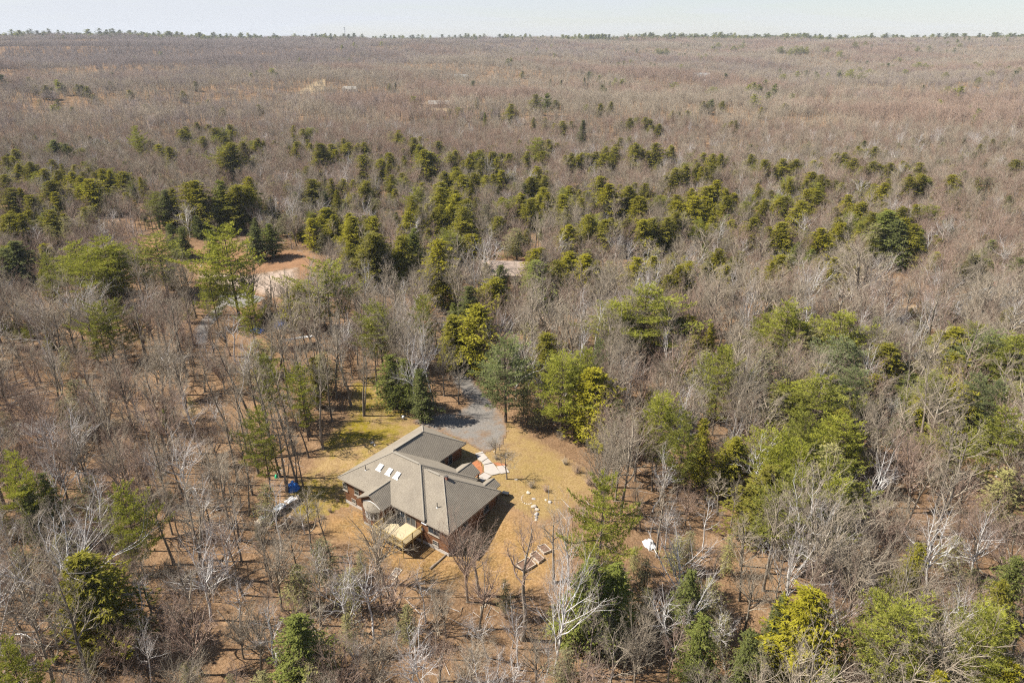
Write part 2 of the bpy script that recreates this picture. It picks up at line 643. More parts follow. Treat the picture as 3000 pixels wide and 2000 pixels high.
sheet('lawn', px((800, 880), (860, 850), (930, 900), (960, 960), (1040, 985), (1110, 950), (1190, 965), (1230, 1000), (1310, 1050), (1375, 1085), (1380, 1130),
                 (1310, 1180), (1240, 1215), (1180, 1190), (1120, 1140), (960, 1100), (820, 1180), (740, 1220), (655, 1200), (640, 1150), (700, 1080), (740, 1010), (790, 960)),
      M['lawn'], 0.05, 'mossy straw coloured winter lawn around the house')
sheet('yard', px((700, 1200), (780, 1165), (960, 1100), (1150, 1140), (1240, 1200), (1310, 1170), (1330, 1240), (1310, 1330), (1220, 1380), (1050, 1370), (920, 1370), (870, 1330), (780, 1260), (720, 1240)),
      M['yard'], 0.075, 'brown grass yard sloping down in front of the deck')
sheet('driveway', tl(1000, 600, (770, 850), (860, 960), (850, 1090), (900, 1180), (960, 1260), (1060, 1370), (1120, 1450), (1150, 1560), (1110, 1668), (980, 1720), (860, 1640), (640, 1560), (470, 1500), (560, 1440), (780, 1430), (860, 1380), (810, 1300), (740, 1200), (720, 1090), (760, 1010), (700, 900), (640, 790), (720, 760)),
      M['gravel'], 0.10, 'grey gravel driveway curving out of the trees to the garage', 0.4)
sheet('clearing', tl(0, 600, (840, 240), (1000, 215), (1350, 290), (1720, 290), (2160, 330), (2290, 380), (2140, 470), (2080, 640), (1960, 690), (1600, 690), (1380, 600), (1330, 460), (1100, 420), (900, 330)),
      M['field'], 0.05, 'rust brown cleared field between the pines')
sheet('gravel_pad', tl(0, 600, (1350, 450), (1720, 480), (2060, 425), (2075, 520), (2030, 640), (1960, 660), (1840, 640), (1700, 600), (1550, 590), (1350, 520)),
      M['pale'], 0.08, 'pale gravel pad in the cleared field')
sheet('road', tl(0, 600, (1500, 590), (1700, 600), (1840, 640), (1800, 670), (1660, 720), (1560, 700), (1520, 780), (1450, 850), (1440, 960), (1340, 970), (1330, 860), (1400, 770), (1480, 700)),
      M['road'], 0.11, 'grey gravel lane curving down from the pale pad')
sheet('path', tl(0, 600, (-30, 1530), (120, 1490), (300, 1480), (330, 1530), (300, 1590), (100, 1600), (-40, 1620)),
      M['road'], 0.06, 'grey track at the edge of the leafy woods')
sheet('track', tl(0, 600, (680, 1490), (900, 1430), (1180, 1390), (1480, 1370), (1500, 1410), (1250, 1470), (980, 1520), (700, 1560)),
      M['hay'], 0.06, 'tan grass track through the bare trees')
sheet('meadow', tl(2000, 600, (1430, 690), (1600, 675), (1880, 685), (1980, 720), (1990, 790), (1800, 800), (1700, 745), (1450, 715)),
      M['hay'], 0.06, 'narrow tan meadow beside the grey roofed house')
for pts, lab in (((( 660, 262), (850, 255), (960, 262), (960, 285), (840, 290), (660, 280)), 'distant tan field among bare trunks below the ridge'),
                 (((1075, 297), (1300, 296), (1345, 303), (1340, 330), (1250, 325), (1080, 312)), 'long tan field behind a row of bare trunks'),
                 (((2330, 300), (2480, 300), (2520, 308), (2440, 320), (2330, 325)), 'far straw field on the plateau'),
                 (((505, 480), (600, 474), (625, 488), (520, 500)), 'pale gravel strip seen between dark conifers')):
    sheet('field', pts, M['hay'], 0.2, lab, 3.0, 'half')


# ---------------------------------------------------------------- tree shapes
class Segs:
    """Collects tapered tubes (sides grouped) and leaf triangles, then makes meshes in one go."""
    def __init__(self):
        self.s = {}
        self.t = []

    def seg(self, a, b, r0, r1, n):
        self.s.setdefault(n, []).append((*a, *b, r0, r1))

    def mesh(self, name, mats, offset=None):
        V = []; T = []; base = 0
        for n, L in self.s.items():
            A = np.array(L)
            a, b, r0, r1 = A[:, 0:3], A[:, 3:6], A[:, 6], A[:, 7]
            d = b - a
            d /= np.linalg.norm(d, axis=1)[:, None] + 1e-9
            up = np.where(np.abs(d[:, 2:3]) < 0.9, np.array([[0, 0, 1.0]]), np.array([[1.0, 0, 0]]))
            x = np.cross(d, up); x /= np.linalg.norm(x, axis=1)[:, None] + 1e-9
            y = np.cross(d, x)
            k = np.arange(n) * 2 * math.pi / n
            ring = x[:, None, :] * np.cos(k)[None, :, None] + y[:, None, :] * np.sin(k)[None, :, None]
            va = a[:, None, :] + ring * r0[:, None, None]
            m = len(A)
            tip = (r1 < 1e-4).all()
            if tip:
                vs = np.concatenate([va, b[:, None, :]], 1).reshape(-1, 3)
                st = base + np.arange(m)[:, None] * (n + 1)
                for q in range(n):
                    T.append(np.stack([st[:, 0] + q, st[:, 0] + (q + 1) % n, st[:, 0] + n], -1))
            else:
                vb = b[:, None, :] + ring * r1[:, None, None]
                vs = np.concatenate([va, vb], 1).reshape(-1, 3)
                st = base + np.arange(m)[:, None] * (2 * n)
                for q in range(n):
                    q2 = (q + 1) % n
                    T.append(np.stack([st[:, 0] + q, st[:, 0] + q2, st[:, 0] + n + q2], -1))
                    T.append(np.stack([st[:, 0] + q, st[:, 0] + n + q2, st[:, 0] + n + q], -1))
            V.append(vs); base += len(vs)
        nw = sum(len(x) for x in T)
        if self.t:
            L = np.array(self.t)                       # centre, direction (length), width vector
            c, d, w = L[:, 0:3], L[:, 3:6], L[:, 6:9]
            vs = np.stack([c - w * 0.5, c + w * 0.5, c + d], 1).reshape(-1, 3)
            T.append(base + np.arange(len(L) * 3).reshape(-1, 3))
            V.append(vs)
        V = np.concatenate(V); T = np.concatenate(T)
        mi = None
        if len(mats) > 1:
            mi = np.zeros(len(T), np.int32); mi[nw:] = 1
        if offset is not None:
            V = V + offset
        return mesh_np(name, V, tris=T, mats=mats, midx=mi)


def rot_about(v, ax, ang):
    c, s = math.cos(ang), math.sin(ang)
    return v * c + np.cross(ax, v) * s + ax * np.dot(ax, v) * (1 - c)


def unit(v):
    return v / (math.sqrt(v[0] * v[0] + v[1] * v[1] + v[2] * v[2]) + 1e-9)


def perp(v, rnd):
    a = np.array([rnd.gauss(0, 1), rnd.gauss(0, 1), rnd.gauss(0, 1)])
    return unit(a - v * np.dot(a, v))


def broadleaf(seed, h, form='maple', lod=0):
    """Leafless tree: returns (trunk Segs, crown Segs)."""
    rnd = random.Random(seed)
    TR, CR = Segs(), Segs()
    P = dict(maple=dict(clear=0.36, limbs=13, ang=(32, 58), reach=0.30, up=0.10, wig=0.13, fork=0.45),
             slim=dict(clear=0.50, limbs=11, ang=(28, 52), reach=0.20, up=0.10, wig=0.12, fork=0.25),
             vase=dict(clear=0.22, limbs=13, ang=(18, 42), reach=0.42, up=0.05, wig=0.10, fork=0.9),
             birch=dict(clear=0.36, limbs=11, ang=(28, 50), reach=0.28, up=0.05, wig=0.20, fork=0.6),
             fan=dict(clear=0.16, limbs=11, ang=(22, 50), reach=0.52, up=0.07, wig=0.13, fork=1.0))[form]
    r_base = (h * 0.0120 + 0.025) * (0.85 if form in ('birch', 'fan') else 1)
    if lod:
        r_base *= 1.0
    pts = []
    p = np.array([0.0, 0.0, -0.3]); d = unit(np.array([rnd.gauss(0, .05), rnd.gauss(0, .05), 1.0]))
    n = 12 if not lod else 6
    fork_at = rnd.uniform(0.4, 0.7) if rnd.random() < P['fork'] else None
    stem_end = 1.0 if fork_at is None else fork_at
    for i in range(n + 1):
        f = i / n * stem_end
        pts.append((p.copy(), d.copy(), r_base * (1 - f * 0.82) * (1.35 if i == 0 else 1)))
        p = p + d * (h * 0.93 * stem_end / n)
        d = unit(d + np.array([rnd.gauss(0, P['wig'] * 0.45), rnd.gauss(0, P['wig'] * 0.45), 0.12]))
    sides = 7 if not lod else 4
    for a, b in zip(pts[:-1], pts[1:]):
        TR.seg(a[0], b[0], a[2], b[2], sides)

    def grow(p, d, L, r, lvl, out):
        if lod:
            steps = (4, 3, 1)[min(lvl, 2)]
        else:
            steps = (7, 5, 3, 2)[min(lvl, 3)]
        kids = ((5, 3, 0) if lod else (7, 5, 3, 0))[min(lvl, 2 if lod else 3)]
        ns = ((3, 3, 3) if lod else (5, 3, 3, 3))[min(lvl, 2 if lod else 3)]
        path = [p]
        for i in range(steps):
            r0 = r * (1 - 0.8 * i / steps); r1 = r * (1 - 0.8 * (i + 1) / steps)
            q = p + d * (L / steps)
            last = i == steps - 1
            if last and lvl >= 1:
                out.seg(p, q, r0, 0.0, -3 if False else 3) if False else out.s.setdefault('t', []).append((*p, *q, r0, 0.0))
            else:
                out.seg(p, q, r0, r1, ns)
            p = q
            path.append(p)
            d = unit(d + np.array([rnd.gauss(0, 1), rnd.gauss(0, 1), rnd.gauss(0, 1)]) * P['wig'] + np.array([0, 0, P['up']]))
        top = 2 if lod else 3
        if lvl < top and kids:
            for k in range(kids):
                f = 0.25 + 0.75 * (k + rnd.random()) / kids
                x = f * steps
                i = min(int(x), steps - 1)
                pos = path[i] + (path[i + 1] - path[i]) * (x - i)
                dd = unit(path[i + 1] - path[i])
                ax = perp(dd, rnd)
                nd = rot_about(dd, ax, R(rnd.uniform(24, 58)))
                nd = unit(nd + np.array([0, 0, 0.14]))
                grow(pos, nd, L * rnd.uniform(0.36, 0.56) * (1.15 - 0.45 * f), max(r * (1 - 0.72 * f) * 0.68, 0.0085 if not lod else 0.03), lvl + 1, TR if (form in ('birch', 'fan') and lvl == 0) else CR)

    limbs = P['limbs'] if not lod else 8
    rr = rnd.random() * 6.28
    if fork_at is not None:
        pe, de, re_ = pts[-1]
        nf = rnd.choice((2, 3, 3)) if form not in ('fan',) else 4
        for k in range(nf):
            a = rr + k * 6.28 / nf + rnd.gauss(0, .3)
            s = R(rnd.uniform(14, 30 if form != 'fan' else 42))
            dd = unit(np.array([math.cos(a) * math.sin(s), math.sin(a) * math.sin(s), math.cos(s)]) + de * 0.3)
            grow(pe, dd, h * (1 - stem_end) * rnd.uniform(0.85, 1.12), re_ * 0.75, 0, TR if form in ('birch', 'fan', 'vase') else TR)
    for k in range(limbs):
        f = P['clear'] + (0.97 - P['clear']) * ((k + rnd.random() * 0.8) / limbs)
        if f > stem_end * 0.99:
            f = rnd.uniform(P['clear'], stem_end) if stem_end > P['clear'] else stem_end * 0.95
        x = f / stem_end * n
        i = min(int(x), n - 1)
        pos = pts[i][0] + (pts[i + 1][0] - pts[i][0]) * (x - i)
        a = rr + k * 2.4 + rnd.gauss(0, .4)
        s = R(rnd.uniform(*P['ang']))
        dd = np.array([math.cos(a) * math.sin(s), math.sin(a) * math.sin(s), math.cos(s)])
        rad = pts[i][2] * rnd.uniform(0.52, 0.78)
        L = h * P['reach'] * (1.2 - 0.85 * f) * rnd.uniform(0.75, 1.25) + h * 0.06
        grow(pos, dd, L, rad, 0, TR if form in ('birch', 'fan') else CR)
    for Q in (TR, CR):
        if 't' in Q.s:
            t = Q.s.pop('t')
            Q.tips = t
    return TR, CR


def seg_mesh(name, Q, mats):
    """Segs with pointed twig ends."""
    tips = getattr(Q, 'tips', None)
    if tips:
        Q.s = dict(Q.s)
        me_keys = Q.s
        # pointed ends are stored under a side count of their own so that the tip test sees only them
        A = np.array(tips)
        V, T = [], []
        a, b, r0 = A[:, 0:3], A[:, 3:6], A[:, 6]
        d = b - a; d /= np.linalg.norm(d, axis=1)[:, None] + 1e-9
        up = np.where(np.abs(d[:, 2:3]) < 0.9, np.array([[0, 0, 1.0]]), np.array([[1.0, 0, 0]]))
        x = np.cross(d, up); x /= np.linalg.norm(x, axis=1)[:, None] + 1e-9
        y = np.cross(d, x)
        k = np.arange(3) * 2 * math.pi / 3
        ring = x[:, None, :] * np.cos(k)[None, :, None] + y[:, None, :] * np.sin(k)[None, :, None]
        vs = np.concatenate([a[:, None, :] + ring * r0[:, None, None], b[:, None, :]], 1).reshape(-1, 3)
        st = np.arange(len(A)) * 4
        T = np.concatenate([np.stack([st + q, st + (q + 1) % 3, st + 3], -1) for q in range(3)])
        Q.extra = (vs, T)
    return Q


def to_arrays(Q):
    V = []; T = []; base = 0
    for n, L in Q.s.items():
        A = np.array(L)
        a, b, r0, r1 = A[:, 0:3], A[:, 3:6], A[:, 6], A[:, 7]
        d = b - a
        d /= np.linalg.norm(d, axis=1)[:, None] + 1e-9
        up = np.where(np.abs(d[:, 2:3]) < 0.9, np.array([[0, 0, 1.0]]), np.array([[1.0, 0, 0]]))
        x = np.cross(d, up); x /= np.linalg.norm(x, axis=1)[:, None] + 1e-9
        y = np.cross(d, x)
        k = np.arange(n) * 2 * math.pi / n
        ring = x[:, None, :] * np.cos(k)[None, :, None] + y[:, None, :] * np.sin(k)[None, :, None]
        m = len(A)
        vs = np.concatenate([a[:, None, :] + ring * r0[:, None, None], b[:, None, :] + ring * r1[:, None, None]], 1).reshape(-1, 3)
        st = base + np.arange(m) * (2 * n)
        for q in range(n):
            q2 = (q + 1) % n
            T.append(np.stack([st + q, st + q2, st + n + q2], -1))
            T.append(np.stack([st + q, st + n + q2, st + n + q], -1))
        V.append(vs); base += len(vs)
    seg_mesh('', Q, None)
    if getattr(Q, 'extra', None):
        V.append(Q.extra[0]); T.append(Q.extra[1] + base); base += len(Q.extra[0])
    LV = LT = None
    if Q.t:
        L = np.array(Q.t)
        c, d, w = L[:, 0:3], L[:, 3:6], L[:, 6:9]
        LV = np.stack([c - w * 0.5, c + w * 0.5, c + d], 1).reshape(-1, 3)
        LT = np.arange(len(L) * 3).reshape(-1, 3)
    wood = (np.concatenate(V), np.concatenate(T)) if V else None
    leaf = (LV, LT) if LV is not None else None
    return wood, leaf


def merge(parts):
    """parts: list of ((V, T), material index) -> V, T, index."""
    V, T, I = [], [], []
    b = 0
    for (v, t), m in parts:
        V.append(v); T.append(t + b); I.append(np.full(len(t), m, np.int32)); b += len(v)
    return np.concatenate(V), np.concatenate(T), np.concatenate(I)


def tufts(Q, pos, d, n, L, W, rnd, spread=0.9, flat=None):
    for _ in range(n):
        v = np.array([rnd.gauss(0, 1), rnd.gauss(0, 1), rnd.gauss(0, 1)]) * spread
        if flat is not None:
            v[2] *= flat
        dd = unit(d + v)
        w = unit(np.array([dd[1], -dd[0], 0.0]) + np.array([rnd.gauss(0, 1), rnd.gauss(0, 1), rnd.gauss(0, 1)]) * 0.38)
        l = L * rnd.uniform(0.6, 1.25)
        w = w * (W * rnd.uniform(0.7, 1.3))
        Q.t.append((*pos, *(dd * l), *w))


def conifer(seed, h, kind='pine', lod=0):
    rnd = random.Random(seed)
    TR, CR = Segs(), Segs()
    p = np.array([0, 0, -0.3]); d = np.array([0, 0, 1.0])
    n = 10 if not lod else 4
    rb = h * 0.0125 + 0.03
    path = []
    for i in range(n + 1):
        path.append(p.copy())
        p = p + unit(d + np.array([rnd.gauss(0, .02), rnd.gauss(0, .02), 0])) * ((h + 0.3) / n)
    for i in range(n):
        TR.seg(path[i], path[i + 1], rb * (1 - 0.93 * i / n), rb * (1 - 0.93 * (i + 1) / n), 6 if not lod else 3)

    def stem(z):
        x = np.clip((z + 0.3) / (h + 0.3), 0, 0.999) * n
        i = int(x)
        return path[i] + (path[i + 1] - path[i]) * (x - i)

    C = dict(pine=dict(base=0.22, gap=0.88, per=6, w=0.28, droop=0.02, up=0.22, tri=(0.44, 0.105), jitter=0.55, dens=2.3),
             hemlock=dict(base=0.07, gap=0.50, per=6, w=0.25, droop=-0.16, up=0.12, tri=(0.40, 0.16), jitter=0.42, dens=1.7),
             sparse=dict(base=0.16, gap=0.60, per=5, w=0.27, droop=-0.14, up=0.06, tri=(0.36, 0.12), jitter=0.40, dens=0.95),
             spruce=dict(base=0.06, gap=0.42, per=6, w=0.18, droop=-0.10, up=-0.02, tri=(0.36, 0.13), jitter=0.18, dens=1.3))[kind]
    lone = [rnd.uniform(0, 6.28) for _ in range(3)]
    z = h * C['base']
    k0 = rnd.random() * 6
    gap = C['gap'] * (h / 15) ** 0.5 * (1 if not lod else 2.0)
    while z < h * 0.985:
        f = (z - h * C['base']) / (h * (1 - C['base']))
        if kind == 'pine':
            prof = min(1, 0.5 + 1.5 * f) * (1 - f) ** 0.5 * 1.25 if f < .92 else 0.30
        elif kind == 'spruce':
            prof = (1 - f) ** 0.9 + 0.04
        else:
            prof = min(1, 0.62 + 1.5 * f) * (1 - f) ** 0.56 * 1.12 + 0.05
        per = C['per'] if f < 0.85 else 4
        for b in range(per):
            a = k0 + b * 6.28 / per + rnd.gauss(0, .28)
            side = 1 + 0.22 * math.cos(a - lone[0]) + 0.13 * math.cos(2 * a - lone[1])
            L = h * C['w'] * prof * side * max(0.35, rnd.gauss(1, C['jitter'] * 0.6))
            if L < 0.25:
                L = 0.25
            el = C['up'] + (0.55 if f > 0.8 else 0.0) * (f - 0.6) + rnd.gauss(0, .08)
            if kind == 'pine':
                el += 0.25 * f
            dd = unit(np.array([math.cos(a), math.sin(a), el]))
            zz = z + rnd.uniform(-.25, .25) * gap
            pos = stem(zz)
            steps = max(3, int(L / 0.55)) if not lod else 2
            r = 0.012 + L * 0.011
            pp = pos
            for s in range(steps):
                q = pp + dd * (L / steps)
                if not lod or s == 0:
                    TR.seg(pp, q, r * (1 - .85 * s / steps), r * (1 - .85 * (s + 1) / steps), 3)
                g = (s + 1) / steps
                dd = unit(dd + np.array([rnd.gauss(0, .06), rnd.gauss(0, .06), (C['droop'] * 0.35 if kind != 'pine' else (0.10 if g > 0.5 else -0.02))]))
                if g > (0.34 if kind == 'pine' else 0.12):
                    sidev = unit(np.cross(dd, np.array([0, 0, 1.0])))
                    wid = L * (0.34 if kind == 'pine' else 0.30) * (1.15 - g) + 0.22
                    nt = max(1, int((3.4 if not lod else 2.6) * (0.5 + wid) * C['dens'] * (1.0 if not lod else 1.5)))
                    for _ in range(nt):
                        o = sidev * rnd.uniform(-wid, wid) + np.array([0, 0, rnd.gauss(0, 0.07)])
                        c = pp + (q - pp) * rnd.random() + o
                        od = unit(dd * 0.8 + o * 0.9)
                        if lod:
                            tufts(CR, c, od, 2, C['tri'][0] * 2.5, C['tri'][1] * 5.5, rnd, 0.7, 0.6 if kind != 'pine' else None)
                        elif kind == 'pine':
                            tufts(CR, c, od + np.array([0, 0, 0.35]), 5, C['tri'][0], C['tri'][1], rnd, 0.62)
                        else:
                            tufts(CR, c, od + np.array([0, 0, C['droop']]), 4, C['tri'][0], C['tri'][1], rnd, 0.6, 0.55)
                pp = q
        k0 += 1.1
        z += gap * rnd.uniform(0.7, 1.3) * (1 if f < .8 else .8)
    if not lod:
        tufts(CR, stem(h * 0.97), np.array([0, 0, 1.0]), 14, C['tri'][0], C['tri'][1], rnd, 0.5)
    return TR, CR


def brush(seed, h):
    """Low leafless bush of thin stems."""
    rnd = random.Random(seed)
    Q = Segs()
    tips = []
    for k in range(9):
        a = rnd.random() * 6.28
        s = R(rnd.uniform(5, 40))
        d = np.array([math.cos(a) * math.sin(s), math.sin(a) * math.sin(s), math.cos(s)])
        p = np.array([rnd.gauss(0, .15), rnd.gauss(0, .15), -0.1])
        L = h * rnd.uniform(.6, 1.1)
        for i in range(4):
            q = p + d * L / 4
            Q.seg(p, q, 0.016 * (1 - i * .2), 0.016 * (1 - (i + 1) * .2), 3)
            for _ in range(4):
                dd = rot_about(d, perp(d, rnd), R(rnd.uniform(25, 60)))
                e = q + dd * L * rnd.uniform(.15, .38)
                tips.append((*q, *e, 0.010, 0))
                for _ in range(2):
                    m = q + (e - q) * rnd.uniform(.3, .9)
                    d3 = rot_about(dd, perp(dd, rnd), R(rnd.uniform(25, 55)))
                    tips.append((*m, *(m + d3 * L * rnd.uniform(.08, .2)), 0.007, 0))
            p = q
            d = unit(d + np.array([rnd.gauss(0, .15), rnd.gauss(0, .15), .1]))
    Q.tips = tips
    return Q


PROTO = {}       # kind -> list of (trunk mesh, crown mesh, height, half width)


def add_proto(key, TR, CR, h, tm, cm, leafy):
    w, l = to_arrays(TR)
    tme = mesh_np('trunk', w[0], tris=w[1], mats=[tm], smooth=True)
    cw, cl = to_arrays(CR)
    if leafy:
        parts = [(cl, 0)]
        V, T, I = merge(parts)
        cme = mesh_np('crown', V, tris=T, mats=[cm])
    else:
        V, T = cw
        cme = mesh_np('branches', V, tris=T, mats=[cm], smooth=True)
    half = float(np.percentile(np.hypot(V[:, 0], V[:, 1]), 88 if leafy else 94))
    PROTO.setdefault(key, []).append((tme, cme, h, half))
    return (w, cw, cl)


for i in range(6):
    add_proto('bare_tree', *broadleaf(100 + i, 15, ('maple', 'slim', 'maple', 'slim', 'vase', 'maple')[i]), 15, M['bark'], M['twig'], False)
for i in range(4):
    add_proto('maple_tree', *broadleaf(200 + i, 14, ('vase', 'maple', 'vase', 'slim')[i]), 14, M['bark'], M['redtwig'], False)
for i in range(5):
    add_proto('birch_tree', *broadleaf(300 + i, 15, ('birch', 'birch', 'fan', 'fan', 'birch')[i]), 15, M['birch'], M['birchtwig'], False)
for i in range(2):
    add_proto('dead_tree', *broadleaf(330 + i, 11, ('birch', 'fan')[i], 1), 11, M['dead'], M['dead'], False)
for i in range(5):
    add_proto('pine_tree', *conifer(400 + i, 18, 'pine'), 18, M['pinebark'], M['pine'], True)
for i in range(5):
    add_proto('hemlock_tree', *conifer(500 + i, 14, 'hemlock'), 14, M['pinebark'], M['hemlock'], True)
for i in range(2):
    add_proto('spruce_tree', *conifer(600 + i, 16, 'spruce'), 16, M['pinebark'], M['spruce'], True)
for i in range(3):
    add_proto('soft', *conifer(650 + i, 11, 'sparse'), 11, M['pinebark'], M['softhem'], True)


def recolour(key, src, mat):
    for t, c, h, w in PROTO[src][:3]:
        c2 = c.copy(); c2.materials.clear(); c2.materials.append(mat)
        PROTO.setdefault(key, []).append((t, c2, h, w))


recolour('gold', 'hemlock_tree', M['gold'])
recolour('bluepine', 'pine_tree', M['bluepine'])
recolour('darkhem', 'hemlock_tree', M['spruce'])

# ---------------------------------------------------------------- where the trees stand
TREES = []        # dict(kind, proto, pos, h, sx, rz, tilt, note)


class Grid:
    def __init__(self, cell=4.0):
        self.c = cell; self.d = {}

    def near(self, x, y, r):
        k = int(math.ceil(r / self.c)); i, j = int(x // self.c), int(y // self.c)
        for a in range(i - k, i + k + 1):
            for b in range(j - k, j + k + 1):
                for (px_, py_) in self.d.get((a, b), ()):
                    if (px_ - x) ** 2 + (py_ - y) ** 2 < r * r:
                        return True
        return False

    def add(self, x, y):
        self.d.setdefault((int(x // self.c), int(y // self.c)), []).append((x, y))


grid = Grid()
rnd = random.Random(5)


def put_tree(kind, proto, x, y, h, wid=None, lean=0.0, note=None, variant=None):
    z = float(ground_z(x, y))
    ps = PROTO[proto]
    v = variant if variant is not None else rnd.randrange(len(ps))
    ph, pw = ps[v][2], ps[v][3]
    s = h / ph
    sx = s * rnd.uniform(0.85, 1.15) if wid is None else min(max(wid / 2 / pw, 0.7 * s), 1.9 * s)
    TREES.append(dict(kind=kind, proto=proto, v=v, x=x, y=y, z=z, h=h, s=s, sx=sx, rz=rnd.random() * 6.28, lean=lean, note=note, w=sx * pw * 2))
    grid.add(x, y)


KINDS = {'p': ('pine_tree', 'pine_tree'), 'u': ('pine_tree', 'bluepine'), 'h': ('hemlock_tree', 'hemlock_tree'), 'y': ('hemlock_tree', 'gold'),
         'd': ('hemlock_tree', 'darkhem'), 's': ('spruce_tree', 'spruce_tree'), 'o': ('young_hemlock', 'soft')}
LIM = {'p': (14, 23), 'u': (12, 20), 'h': (11, 18), 'y': (10, 17), 'd': (10, 17), 's': (11, 19), 'o': (6, 12)}

